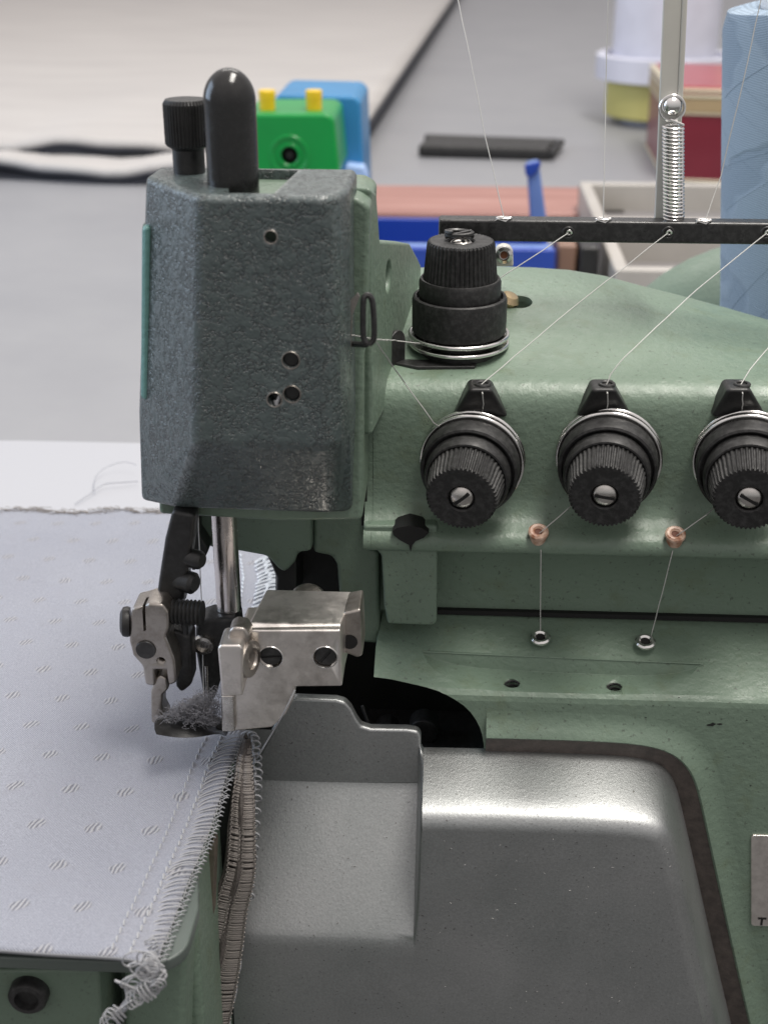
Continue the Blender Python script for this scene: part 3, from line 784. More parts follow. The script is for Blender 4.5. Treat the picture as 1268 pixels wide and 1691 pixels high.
# needle bar, clamp, needle
nbx = P(375, 945, 281).x
z0 = P(375, 1042, 281).z
bm = bmesh.new(); lathe(bm, [(2.4, z0), (2.9, z0+.6), (2.9, z0+5.5), (2.6, z0+5.7), (2.6, z0+6.2), (3.0, z0+6.4), (3.0, 74)], (nbx, 281, 0), n=40)
nbar = finish('needle_bar', bm, M_bar, mc)
bm = prism_px([(327, 1028), (345, 1022), (392, 1022), (396, 1060), (380, 1075), (356, 1150), (340, 1180), (330, 1120), (322, 1075), (322, 1040)], 276, 284)
ncl = finish('needle_clamp', bm, M_blackmetal, mc, bevel=1.0)
bm = bmesh.new(); p = P(337, 1063, 276); lathe(bm, [(2.6, 0), (2.4, 1.4), (1.6, 1.5), (1.5, .6), (0, .6)], p, (0, -1, 0), 24); finish('clamp_screw', bm, M_steel, ncl)
bm = bmesh.new(); tube(bm, [P(341, 1100, 275), P(343, 1190, 275)], .4, 8); finish('needle', bm, M_steel, mc)

# presser foot arm
bm = prism_px([(284, 843), (322, 850), (317, 900), (300, 1010), (256, 1002), (262, 955), (272, 890)], 268, 275)
ar = finish('presser_arm', bm, M_black, mc, bevel=1.0)
for u, v, r in ((311, 920, 2.2), (300, 958, 2.6)):
    bm = bmesh.new(); lathe(bm, [(r, -3), (r, 3.2), (r*.7, 4)], P(u, v, 270), (1, -.5, 0), 24); finish('arm_screw', bm, M_black, ar)
bm = bmesh.new(); p = P(288, 1010, 266); pts = []
prof = [(1.6, -2)]
for i in range(7): prof += [(3.1, i*.95), (2.6, i*.95+.45)]
prof += [(3.0, 6.6), (0, 6.7)]
lathe(bm, prof, p, (1, -.08, 0), 28); finish('thumb_screw', bm, M_black, ar)
bm = bmesh.new(); tube(bm, [P(305, 1030, 267), P(306, 1046, 267)], .8, 6); finish('arm_pin', bm, M_black, ar)

def z5(x, y): return (180+x/2.757, 820+y/2.757)
cl = [z5(*q) for q in ((150, 500), (185, 488), (245, 492), (272, 530), (272, 600), (258, 640), (300, 745), (308, 850), (272, 865), (258, 792), (208, 792), (210, 868), (165, 860), (152, 775), (108, 725), (92, 660), (92, 560), (105, 510))]
bm = prism_px(cl, 262, 270)
clamp = finish('foot_clamp', bm, M_worn, mc, bevel=.7, seg=3); bake(clamp)
bm = prism_px([z5(*q) for q in ((138, 470), (152, 470), (148, 560), (152, 650), (140, 655), (134, 560))], 258, 266); cut(clamp, bm)
bm = bmesh.new(); p = P(*z5(168, 697), 262); lathe(bm, [(2.35, -.25), (2.2, -.45), (0, -.5)], p, (0, 1, 0), 28); finish('clamp_pin', bm, M_blackmetal, clamp)
bm = bmesh.new(); p = P(*z5(237, 750), 262); lathe(bm, [(1.1, -2), (1.1, 4)], p, (0, 1, 0), 20); cut(clamp, bm)
wnorm(clamp)
bm = bmesh.new(); p = P(*z5(96, 570), 264.5); lathe(bm, [(0, -.2), (3.4, 0), (3.6, .6), (3.4, 1.6), (2.4, 2.2), (0, 2.3)], p, (-1, -.15, 0.05), 28); finish('clamp_screw', bm, M_black, clamp)
bm = prism_px([z5(*q) for q in ((210, 830), (232, 815), (262, 830), (270, 880), (245, 905), (242, 960), (262, 1000), (260, 1035), (192, 1035), (190, 960), (190, 890))], 263, 268)
finish('foot_shank', bm, M_worn, mc, bevel=.6)
bm = prism_px([z5(*q) for q in ((262, 600), (330, 620), (372, 640), (378, 860), (330, 900), (300, 870), (305, 760))], 268, 275); finish('foot_body', bm, M_blackmetal, mc, bevel=1.0)
bm = bmesh.new(); rows = []
for i in range(13):
    s = i/12; u0 = 255+s*115; vt = 1195+ (0 if s < .5 else (s-.5)*34); vb2 = 1213+6*math.sin(min(s*1.2, 1)*math.pi)
    a = P(u0, vt, 259+s*4); b_ = P(u0+3, vb2 if s < .95 else vt+4, 254+s*6)
    rows.append([a+Vector((0, 8, -1.5)), a, a*.5+b_*.5+Vector((0, -.8, .5)), b_, b_+Vector((0, 2, -.8)), a+Vector((0, 8, -3))])
grid(bm, rows); bmesh.ops.holes_fill(bm, edges=bm.edges, sides=0)
finish('foot_toe', bm, M_blackmetal, mc)

# knife block
bm = prism_px([(398, 1041), (562, 1041), (565, 1134), (487, 1135), (485, 1156), (472, 1180), (455, 1197), (448, 1202), (366, 1210), (364, 1130)], 259, 270)
kb = finish('knife_holder', bm, M_alu, mc, bevel=.5, seg=3); bake(kb)
bm = bmesh.new()
tp = [P(404, 1041, 259), P(562, 1041, 259), PZ(575, 1006, P(480, 1041, 259).z+2.6), PZ(432, 1006, P(480, 1041, 259).z+2.6)]
poly_prism(bm, [tp[0], P(412, 1030, 260.5), P(561, 1030, 260.5), tp[1]], (0, 1.5, 0))
bm.free(); bm = bmesh.new()
zk = P(480, 1030, 261).z
f0 = [Vector((tp[0].x, 259.05, tp[0].z-1)), Vector((tp[0].x+.8, 261.2, zk)), Vector((PZ(432, 1006, zk).x, 276, zk+.6)), Vector((PZ(432, 1006, zk).x, 276, 30)), Vector((tp[0].x, 262, 26))]
vsL = [bm.verts.new(p) for p in f0]; vsR = [bm.verts.new(Vector((tp[1].x-.05+(0 if i < 2 else 1.6 if i < 4 else 0), p.y, p.z))) for i, p in enumerate(f0)]
bm.faces.new(vsL); bm.faces.new(vsR[::-1])
for i in range(5): bm.faces.new((vsL[i], vsR[i], vsR[(i+1) % 5], vsL[(i+1) % 5]))
finish('knife_holder_top', bm, M_alu, kb, bevel=.5, seg=3)
for u, ang in ((447, .1), (537, .9)):
    p = P(u, 1086, 259)
    bm = bmesh.new(); lathe(bm, [(2.75, -2), (2.75, 5)], p, (0, 1, 0), 32); cut(kb, bm)
    bm = bmesh.new(); lathe(bm, [(2.55, 3), (2.55, .9), (2.3, .55), (0, .4)], p, (0, 1, 0), 28); s_ = finish('holder_screw', bm, M_blackmetal, kb)
    T = Vector((math.cos(ang), 0, math.sin(ang))); U = Vector((-T.z, 0, T.x)); c_ = p+Vector((0, .9, 0))
    bm = bmesh.new(); poly_prism(bm, [c_+T*3+U*.35, c_-T*3+U*.35, c_-T*3-U*.35, c_+T*3-U*.35], (0, -2, 0)); cut(s_, bm)
    bm = bmesh.new(); ringm(bm, p+Vector((0, 0, 0)), 2.8, .16, (0, 1, 0), 32, 6); finish('bore_rim', bm, M_chrome, kb)
wnorm(kb)
bm = prism_px([(359, 1072), (364, 1066), (396, 1066), (401, 1072), (401, 1150), (366, 1151)], 251, 259.2); kj = finish('knife_jaw', bm, M_alu, kb, bevel=1.3, seg=4)
bm = prism_px([(372, 1066), (378, 1042), (386, 1036), (404, 1038), (414, 1052), (404, 1076), (380, 1078)], 254.5, 260); finish('jaw_shoulder', bm, M_worn, kb, bevel=1.2, seg=3)
bm = bmesh.new(); lathe(bm, [(0, -1), (4.2, -.9), (4.4, 0), (4.2, .8), (2.4, 1.0), (2.2, .4), (0, .4)], P(411, 1088, 255.5), (1, -.35, .05), 36); finish('jaw_washer', bm, M_worn, kb)
bm = prism_px([(365, 1150), (386, 1150), (388, 1209), (369, 1209)], 257.6, 259.5); finish('knife_blade', bm, M_steel, kb, bevel=.3)
bm = bmesh.new()
cc = P(455, 1165, 259.2)
lathe(bm, [(5.8, .35), (5.4, .1), (0, -.1)], P(445, 1160, 259), (0, 1, 0), 40); 
for v_ in bm.verts: v_.co.y -= .25
bm.free()
# small back piece, lump
bm = prism_px([(566, 1012), (596, 1006), (599, 1084), (590, 1088), (566, 1078)], 266, 276); bp = finish('holder_arm', bm, M_worn, kb, bevel=1.0)
bm = bmesh.new(); lathe(bm, [(1.9, -.1), (0, -.12)], P(577, 1060, 266), (0, 1, 0), 20); finish('hole', bm, M_holes, bp)
bm = bmesh.new(); lathe(bm, [(4.4, -3), (4.4, 4), (3.6, 5), (0, 5.4)], P(508, 1003, 281), (0.1, -.5, .8), 32); finish('holder_boss', bm, M_worn, kb)

# ---- below the cloth
bm = bmesh.new()
crn = PZ(316, 1588, -3)
pts = [Vector((-260, 192, -2.2)), Vector((-56, 192, -2.2))]
cpx = [(-260, 200), (-50, 200)]
out = []
R_ = 7; xr_, yf_ = PZ(314, 1560, -3).x, PZ(290, 1602, -3).y
for i in range(9):
    a = -math.pi/2+math.pi/2*i/8; out.append(Vector((xr_-R_+R_*math.cos(a), yf_+R_+R_*math.sin(a), -1.6)))
out += [PZ(328, 1500, -1.6), PZ(326, 1400, -1.6), PZ(360, 1290, -1.6), PZ(395, 1225, -1.6), Vector((-38, 330, -1.6)), Vector((-38, 392, -1.6)), Vector((-260, 392, -1.6)), Vector((-260, yf_, -1.6))]
poly_prism(bm, out, (0, 0, -3)); finish('cloth_plate', bm, mat('grey_green_plate', (.09, .11, .10), .4), mc, bevel=.5)
bm = bmesh.new(); box(bm, -290, xr_-3, 225, 325, -110, -5); finish('base_casting', bm, M_greenl, mc, bevel=2)
bm = prism_px([(-200, 1603), (164, 1603), (170, 1800), (-200, 1800)], 206, 225); bb = finish('base_front_block', bm, M_greenl, mc, bevel=1)
bm = bmesh.new(); lathe(bm, [(4.2, 0), (4.1, 2.2), (3.6, 2.8), (2.6, 2.9), (2.4, 1.2), (0, 1.1)], P(50, 1637, 206), (0, -1, 0), 36); s_ = finish('base_screw', bm, M_blackmetal, bb)
bm = prism_px([(204, 1550), (308, 1550), (300, 1850), (204, 1850)], 214, 232); finish('base_side_block', bm, M_greenl, mc, bevel=1.5)
bm = prism_px([(352, 1390), (345, 1400), (316, 1612), (328, 1616), (352, 1520), (356, 1400)], 243, 247); finish('guard_strip', bm, metal('aged_brass_strip', (.34, .29, .24), .4), mc, bevel=.3)
bm = prism_px([(345, 1330), (392, 1290), (390, 1460), (372, 1600), (340, 1620), (345, 1400)], 257, 264); finish('gap_dark_plate', bm, M_dark, mc, bevel=1)  # near-black plate added as the dark gap beside the hanging strip

# white extension plate behind the cloth
bm = bmesh.new()
o_ = []
yfar = PZ(150, 729, -4).y
for i in range(9):
    a = math.pi/2+math.pi/2*i/8; o_.append(Vector((PZ(0, 731, -4).x+8+40*math.cos(a), yfar-18+18*math.sin(a), -4)))
o_ += [Vector((o_[-1].x, 400, -4)), Vector((20, 385, -4)), Vector((20, yfar, -4))]
poly_prism(bm, o_, (0, 0, -2.5)); wt = finish('extension_plate', bm, mat('white_laminate', (.39, .40, .43), .3), mc, bevel=.6, seg=3)
bm = bmesh.new(); 
bm.free()
for xx, yy in ((o_[4].x+12, yfar-25), (0, yfar-25)):
    bm = bmesh.new(); lathe(bm, [(4, TZ), (4, -6.4)], (xx, yy, 0), n=20); finish('plate_leg', bm, M_cream, mc)

# ------------------------------------------------------------------ cloth being sewn
def xr(y):
    k_ = [(196, PZ(248, 1605, 0).x), (PZ(258, 1580, 0).y, PZ(258, 1580, 0).x), (PZ(292, 1500, 0).y, PZ(290, 1500, 0).x), (PZ(334, 1390, 0).y, PZ(334, 1390, 0).x), (PZ(378, 1270, 0).y, PZ(378, 1270, 0).x), (PZ(402, 1218, 0).y, PZ(402, 1218, 0).x), (PZ(440, 1050, 0).y, PZ(446, 1050, 0).x), (PZ(452, 960, 0).y, PZ(455, 960, 0).x), (PZ(440, 920, 0).y, PZ(448, 920, 0).x), (420, PZ(440, 905, 0).x), (460, PZ(440, 905, 0).x)]
    if y <= k_[0][0]: return k_[0][1]
    for a, b_ in zip(k_, k_[1:]):
        if y <= b_[0]: return a[1]+(b_[1]-a[1])*(y-a[0])/(b_[0]-a[0])
    return k_[-1][1]
yn = PZ(200, 1583, 0).y
def yn_(x): return PZ(100, 1584, 0).y+(.4*math.sin(x*.11))-(x+70)*.03
def yfarf(x): return PZ(120, 834, 0).y-4+1.2*math.sin(x*.21)+.7*math.sin(x*.63+1)+(.06*(x+80))*0
def zc(x, y):
    z = .6*math.sin(x*.055+y*.03)+.4*math.sin(y*.09-x*.04)+.5+.45*math.sin(x*.17+y*.16)*math.exp(-(xr(y)-x)/14)
    e_ = xr(y)-x
    if y < 277: z += -1.0*math.exp(-e_/3.0)*(277-y)/60*1.2
    z += .5*math.exp(-((x+46)**2+(y-268)**2)/300)
    return z
cloth = thing('fabric_piece', (-110, 270, 0), 'pale blue-grey fabric with small woven dashes lying under the presser foot', 'fabric')
bm = bmesh.new(); rows = []; NX, NY = 90, 150
for i in range(NY+1):
    r_ = []
    for j in range(NX+1):
        t_ = (j/NX)**.6; 
        y0_ = yn_(-100); yy = y0_+(yfarf(-100)-y0_)*i/NY
        X1 = xr(yy); x = -270+(X1+270)*t_
        yy2 = yn_(x)+(yfarf(x)-yn_(x))*i/NY
        r_.append(Vector((x, yy2, zc(x, yy2))))
    rows.append(r_)
grid(bm, rows)
o = finish('cloth_sheet', bm, [M_cloth, M_clothside], cloth, angle=80)
sol = o.modifiers.new('solid', 'SOLIDIFY'); sol.thickness = .9*S; sol.offset = -1; sol.material_offset_rim = 1; sol.material_offset = 0
sol.use_even_offset = False
# frayed far edge
bm = bmesh.new()
for i in range(500):
    x = random.uniform(-210, -70); y = yfarf(x)+random.uniform(-2.5, .5)
    p = Vector((x, y, zc(x, y)+.1)); a = random.uniform(0, 6.28); L_ = random.uniform(1, 5)
    tube(bm, catmull([p, p+Vector((math.cos(a)*L_*.5, math.sin(a)*.8, random.uniform(0, .6))), p+Vector((math.cos(a)*L_, math.sin(a)*1.2, random.uniform(0, .5)))], 3), .09, 4)
finish('frayed_edge', bm, M_stitchd, cloth)

# stitching along the right edge
def edge_pt(s):     # s in mm of y
    return Vector((xr(s), s, zc(xr(s)-1, s)))
def overlock(bm, y0, y1, step, w, rad=.24, loops=True, inner=0.0):
    N_ = int(abs(y1-y0)/step); sg = 1 if y1 > y0 else -1
    for i in range(N_):
        y = y0+sg*i*step+random.uniform(-.3, .3)
        e_ = edge_pt(y); e2 = edge_pt(y+sg*step*.5)
        t_ = (edge_pt(y+.5)-edge_pt(y-.5)).normalized(); nrm = Vector((-t_.y, t_.x, 0)); 
        if nrm.x > 0: nrm = -nrm
        j = lambda a: 1.35*Vector((random.uniform(-a, a), random.uniform(-a, a), random.uniform(0, a)))
        zl = Vector((0, 0, .35))
        a = e_+nrm*(w)+zl*.6+j(.15)-t_*1.9*sg; m_ = e_+nrm*w*.5+zl*1.3+j(.2)-t_*.2*sg; o1 = e_-nrm*.3+zl*.9+j(.15)+t_*.9*sg
        tube(bm, catmull([a-t_*.9, a, m_, o1, o1-nrm*.55-Vector((0, 0, .8))+t_*.4], 4), rad*random.uniform(.85, 1.1), 5)
        if loops:
            c_ = e_-nrm*1.0-Vector((0, 0, .5+random.uniform(0, .5))); R2 = .95*random.uniform(.8, 1.15)
            tube(bm, [c_+t_*R2*1.15*math.cos(q)+nrm*R2*math.sin(q)+Vector((0, 0, .4*math.sin(q*2)-.5*math.cos(q))) for q in [2*math.pi*z/10 for z in range(10)]], rad*.85, 5, True)
def chain_line(bm, y0, y1, inset, pitch, rad):
    y = y0; sg = 1 if y1 > y0 else -1
    while (y-y1)*sg < 0:
        e_ = edge_pt(y); t_ = (edge_pt(y+.5)-edge_pt(y-.5)).normalized(); nrm = Vector((-t_.y, t_.x, 0))
        if nrm.x > 0: nrm = -nrm
        a = e_+nrm*(inset+random.uniform(-.12, .12)); a.z = zc(a.x, a.y)+.12
        b_ = a+t_*pitch*.74*sg+nrm*.35
        tube(bm, [a, (a+b_)/2+Vector((0, 0, .22)), b_], [rad*.7, rad*1.15, rad*.7], 5)
        y += sg*pitch
ye0, ye1 = yn_(xr(205))+.8, PZ(402, 1222, 0).y
bm = bmesh.new(); overlock(bm, ye0, ye1, 1.45, 4.4, .15); chain_line(bm, ye0, ye1, 4.9, 2.3, .26)
finish('overlock_stitching', bm, M_stitch, cloth)
bm = bmesh.new(); chain_line(bm, ye0, ye1-3, 8.6, 2.5, .2); finish('needle_stitching', bm, M_stitch, cloth)
# the seam continuing behind the needle
bm = bmesh.new(); overlock(bm, PZ(440, 1052, 0).y, PZ(440, 915, 0).y, 2.6, 5.2, .42, False); overlock(bm, PZ(440, 1052, 0).y, PZ(440, 915, 0).y, 3.0, 2.4, .42, True)
chain_line(bm, PZ(440, 1052, 0).y, PZ(440, 915, 0).y, 9.5, 2.6, .3)
finish('overlock_stitching', bm, mat('blue_grey_stitch_thread', (.50, .54, .60), .8), cloth)
# tangled thread chain hanging at the near corner
bm = bmesh.new()
ch = catmull([PZ(246, 1560, .5), PZ(250, 1583, .8), P(246, 1600, 190), P(262, 1622, 188.5), P(240, 1640, 188), P(215, 1655, 188), P(195, 1672, 188), P(178, 1700, 188), P(170, 1760, 188)], 14)
for ph in (0, 2.1, 4.2):
    pts = []
    for i, p in enumerate(ch):
        a = i*.62+ph; pts.append(p+Vector((math.cos(a)*1.5, math.sin(a)*.8, math.sin(a*1.3)*1.4)))
    tube(bm, catmull(pts, 3), .16, 5)
for i in range(16):
    c_ = P(random.uniform(212, 264), random.uniform(1580, 1640), 189); R2 = random.uniform(1.2, 2.8); b_ = random.uniform(.4, 1.1)
    X, Y, Z = frame((random.uniform(-.5, .5), -1, random.uniform(-.3, .6)))
    tube(bm, [c_+X*R2*math.cos(q)+Y*R2*b_*math.sin(q) for q in [2*math.pi*z/14 for z in range(14)]], .18, 5, True)
tube(bm, catmull([P(190, 1620, 189), P(205, 1626, 188.5), P(222, 1633, 188.5)], 4), .3, 5)
finish('thread_tail', bm, M_stitch, cloth)

# ------------------------------------------------------------------ hanging serged strip
stp_ = thing('serged_strip', P(400, 1460, 252), 'grey-brown serged fabric strip hanging down beside the looper cover', 'fabric strip')
cen = [(408, 1222, 268), (403, 1262, 261), (400, 1320, 256), (398, 1380, 253), (394, 1440, 251), (378, 1500, 250), (368, 1560, 249), (357, 1620, 248), (343, 1691, 247), (325, 1770, 246)]
wd_ = [12, 34, 50, 58, 66, 76, 84, 90, 92, 92]
cp = catmull([P(*q) for q in cen], 8)
def wat(i):
    s = i/8; k_ = min(int(s), len(wd_)-2); return wd_[k_]+(wd_[k_+1]-wd_[k_])*(s-k_)
bm = bmesh.new(); rows = []
for i, p in enumerate(cp):
    w2 = wat(i)*.118/2*1.0
    r_ = []
    for j in range(9):
        q = j/8*2-1
        r_.append(p+Vector((q*w2*2*.5, 1.2*abs(q)+.5*math.sin(i*.4+j), .0)) + Vector((0, -.7*math.cos(q*6), 0)))
    rows.append(r_)
grid(bm, rows); o = finish('strip_fabric', bm, M_strip, stp_, angle=80)
sol = o.modifiers.new('solid', 'SOLIDIFY'); sol.thickness = 1.0*S
bm = bmesh.new()
for i in range(2, len(cp)-1):
    for sub in (0, .35+random.uniform(-.1, .1), .68):
        p = cp[i]*(1-sub)+cp[min(i+1, len(cp)-1)]*sub; w2 = wat(i)*.118/2
        # ladder bars
        j = random.uniform(-.5, .5)
        tube(bm, catmull([p+Vector((w2*.15, -1.2, j)), p+Vector((w2*.5, -1.5, j+.15)), p+Vector((w2*.95, -.9, j-.1))], 3), .3, 5)
        tube(bm, [p+Vector((-w2*.75, -.5, j)), p+Vector((-w2*.35, -1.3, j+.3)), p+Vector((w2*.0, -1.1, j-.2))], .26, 5)
    if i > 2:
        p = cp[i]
        for off in (.15, -.75, .95, -.1):
            tube(bm, [p+Vector((w2*off, -1.3, 0)), cp[i-1]+Vector((w2*off+.3, -1.5, -.3))], .24, 5)
finish('ladder_stitching', bm, M_stitchd, stp_)
bm = bmesh.new()
L = [P(406, 1214, 272), P(419, 1216, 271), P(423, 1240, 268), P(425, 1270, 263), P(425, 1300, 260), P(422, 1350, 257), P(420, 1400, 255), P(414, 1440, 254), P(412, 1480, 253), P(405, 1530, 252), P(403, 1570, 251), P(396, 1620, 250), P(382, 1691, 249)]
L = catmull(L, 5)
for i, p in enumerate(L):
    if i < 42 and i % 2 == 0:
        R2 = 1.3*random.uniform(.85, 1.1)
        tube(bm, [p+Vector((R2*.85*math.cos(q), -.5*math.sin(q), R2*math.sin(q))) for q in [2*math.pi*z/12 for z in range(12)]], .25, 5, True)
tube(bm, [p+Vector((-.6+.25*math.sin(i*1.7), -.4, 0)) for i, p in enumerate(L)], .28, 5)
finish('edge_loops', bm, M_stitch, stp_)

# lint
bm = bmesh.new()
for i in range(1500):
    u = random.triangular(262, 365, 330); v = random.triangular(1128, 1200, 1180)
    if v < 1190-(u-250)*.55: v = 1190-(u-250)*.4
    p = P(u, v, random.uniform(257.5, 265)); pts = [p]
    for k_ in range(3): pts.append(pts[-1]+Vector((random.uniform(-1.1, 1.1), random.uniform(-.6, .6), random.uniform(-.9, .9))))
    tube(bm, catmull(pts, 2), random.uniform(.03, .075), 3)
tag(finish('lint', bm, M_lint, loc=P(315, 1180, 260)), 'fuzzy grey lint caught on top of the presser foot', 'lint', kind='stuff')

# ------------------------------------------------------------------ threads
def thread(paths, label, r=.135):
    bm = bmesh.new()
    for pts in paths:
        pts = [Vector(p) for p in pts]; dense = []
        for a, b_ in zip(pts, pts[1:]):
            n_ = max(2, int((b_-a).length/4))
            for i in range(n_): dense.append(a.lerp(b_, i/n_))
        dense.append(pts[-1])
        for i in range(1, len(dense)-1): dense[i] = dense[i]+Vector((random.uniform(-.06, .06), 0, random.uniform(-.06, .06)))
        tube(bm, dense, r, 5)
    tag(finish('sewing_thread', bm, M_thread, loc=Vector(paths[0][0])), label, 'thread', 'threads feeding the machine')
def ringp(u, v, y): return P(u, v, y)
bt = lambda u: Vector((P(u, 366, yb0+1).x, yb0+1, zb1+.3))
bf = lambda u: P(u, 384, yb0-.4)
thread([[P(752, -20, 352), P(775, 90, 346), P(800, 220, 341), bt(832), bt(832)-Vector((0,-1,3)), bf(938)+Vector((0,3,0)), bf(938), P(900, 411, 330), P(820, 462, 326), P(757, 562, 323), P(700, 567, 315), P(686, 566, 310.5), P(655, 562, 308.5), P(618, 560, 262), P(576, 552, 270), P(330, 780, 279.5), P(327, 846, 279), P(333, 1000, 277), P(337, 1185, 274)]],
       'pale thread running past the upright dial to the needle, leftmost from above')
thread([[P(1004, -20, 350), P(1000, 150, 346), bt(996), bt(996)-Vector((0,-1,3)), bf(1103)+Vector((0,3,0)), bf(1103), P(940, 512, 319), P(793, 636, 297), P(797, 650, 293.0), P(798, 668, 294.3), P(797, 676, 296), P(775, 740, 297), P(728, 706, 296), P(716, 698, 291.5), P(668, 632, 290), P(618, 560, 262.5)]],
       'pale thread slanting down to the first front tension dial and on to the wire hook')
thread([[P(1260, -20, 345), P(1228, 130, 342), P(1190, 290, 340), bt(1164), bt(1164)-Vector((0,-1,3)), bf(1266)+Vector((0,3,0)), bf(1266), P(1150, 478, 320), P(1030, 590, 300), P(1008, 618, 298), P(1001, 636, 297), P(1003, 650, 293.0), P(1003, 668, 294.3), P(1002, 676, 296), P(985, 760, 297), P(955, 826, 295), P(938, 840, 289.5), P(905, 868, 290.5), P(889, 882, 291.4), P(892, 900, 292), P(893, 912, 290.3), P(892, 1056, 299)]],
       'pale thread crossing in front of the blue cone, down to the middle dial')
thread([[bf(1430), P(1268, 574, 310), P(1238, 610, 300), P(1223, 636, 297), P(1226, 650, 293.0), P(1226, 668, 294.3), P(1225, 676, 296), P(1210, 760, 297), P(1182, 836, 295), P(1166, 850, 289.5), P(1130, 876, 290.5), P(1116, 886, 291.4), P(1112, 900, 292), P(1110, 914, 290.3), P(1072, 1062, 299)]],
       'pale thread entering the right-hand front tension dial and leaving for the right eyelet')
bm = bmesh.new(); tube(bm, catmull([P(487, 1140, 258.5), P(470, 1175, 258), P(447, 1215, 262), P(425, 1252, 266)], 5), .22, 5)
tag(finish('thread_end', bm, M_stitch, loc=P(487, 1140, 258.5)), 'short slanting thread between the metal knife holder and the serged strip', 'thread')
bm = bmesh.new()
tube(bm, catmull([PZ(124, 832, -3.2), PZ(150, 815, -2.5), PZ(172, 800, -2), PZ(200, 797, -2), PZ(228, 795, -2.5)], 6), .16, 4)
tube(bm, catmull([PZ(155, 812, -2.8), PZ(157, 790, -2), PZ(175, 772, -1), PZ(205, 763, 0), PZ(225, 768, 0)], 6), .12, 4)
tag(finish('loose_thread', bm, mat('grey_thread', (.25, .26, .3), .8), loc=PZ(124, 832, -3.2)), 'thin grey loose thread curling over the white extension plate', 'thread')

# ------------------------------------------------------------------ blue cone of thread
cc_ = P(1190, 250, 392)
RC = 30; cxx = P(1192, 250, 418).x+RC+.8
ct = P(1194, 8, 410).z
TILT = .115
cone = thing('thread_cone', (cxx, 418, TZ), 'large light blue cone of wound thread standing behind the machine', 'thread cone')
M_cone = mat('light_blue_thread', (.30, .43, .60), .65)
t, n, l, b = nodes(M_cone)
tcn = n.new('ShaderNodeTexCoord')
def wave(scale, rotx, dist=2):
    mp = n.new('ShaderNodeMapping'); mp.inputs['Rotation'].default_value = (0, rotx, 0)
    w_ = n.new('ShaderNodeTexWave'); w_.bands_direction = 'Z'; w_.inputs['Scale'].default_value = scale; w_.inputs['Distortion'].default_value = dist
    w_.inputs['Detail'].default_value = 3; w_.inputs['Detail Scale'].default_value = 2
    l.new(tcn.outputs['Object'], mp.inputs[0]); l.new(mp.outputs[0], w_.inputs['Vector']); return w_.outputs['Fac']
w1, w2 = wave(520, .22), wave(480, -.3)
msk = ramp(M_cone, noise(M_cone, .028, 2, .5, (1, 1, 1.6)), [(.47, g(0)), (.51, g(1))])
wm = mix(M_cone, msk, w1, w2)
colr = mix(M_cone, msk, (.235, .31, .395), (.275, .355, .44))
colr = mix(M_cone, 1.0, colr, ramp(M_cone, wm, [(0, g(.78)), (1, g(1.08))]), 'MULTIPLY')
setc(M_cone, colr); b1 = bump(M_cone, msk, .55, .6); bump(M_cone, wm, .35, .15, b1)
bm = bmesh.new(); hC = ct-TZ
lathe(bm, [(RC+3, 3), (RC+2.5, 8), (RC+2.2, 60), (RC+1.0, 140), (RC, hC-6), (RC-1.5, hC-1), (RC-5, hC-.3), (RC-12, hC-1)], (cxx, 418, TZ), n=96)
for k_ in range(34):
    a0 = random.uniform(2.2, 5.2); z0_ = random.uniform(90, hC-8); sl = random.choice((-1, 1))*random.uniform(14, 40); ln = random.uniform(.8, 2.2)
    pts_ = []
    for q in range(26):
        a = a0+ln*q/25; hz = z0_+sl*(q/25)
        if not 4 < hz < hC-7: continue
        rr_ = RC+2.2-2.2*max(0, (hz-60))/(hC-66)+.08
        pts_.append(Vector((cxx+rr_*math.cos(a), 418+rr_*math.sin(a), TZ+hz)))
    if len(pts_) > 3: tube(bm, pts_, .085, 4)
finish('wound_thread', bm, M_cone, cone)
bm = bmesh.new(); lathe(bm, [(19, hC-4), (19, hC+3), (16, hC+3), (16, hC-3)], (cxx, 418, TZ), n=48); finish('cone_core', bm, mat('white_plastic', (.7, .7, .7), .4), cone)
bm = bmesh.new(); lathe(bm, [(15.5, hC-3), (15.5, hC+1), (4, hC+7), (4, hC+12), (0, hC+12)], (cxx, 418, TZ), n=36); finish('cone_insert', bm, mat('red_plastic', (.5, .03, .04), .4), cone)

cone.rotation_euler = (0, -TILT, 0); cone.location = (cone.location.x+18.3*S, cone.location.y, cone.location.z+3*S)
# ------------------------------------------------------------------ background things
def plain(name, col, rough=.45, coat=0): 
    m = mat(name, col, rough, 0, coat)
    setc(m, ramp(m, noise(m, .03, 4), [(.3, tuple(c*.92 for c in col)), (.7, tuple(min(1, c*1.06) for c in col))])); return m
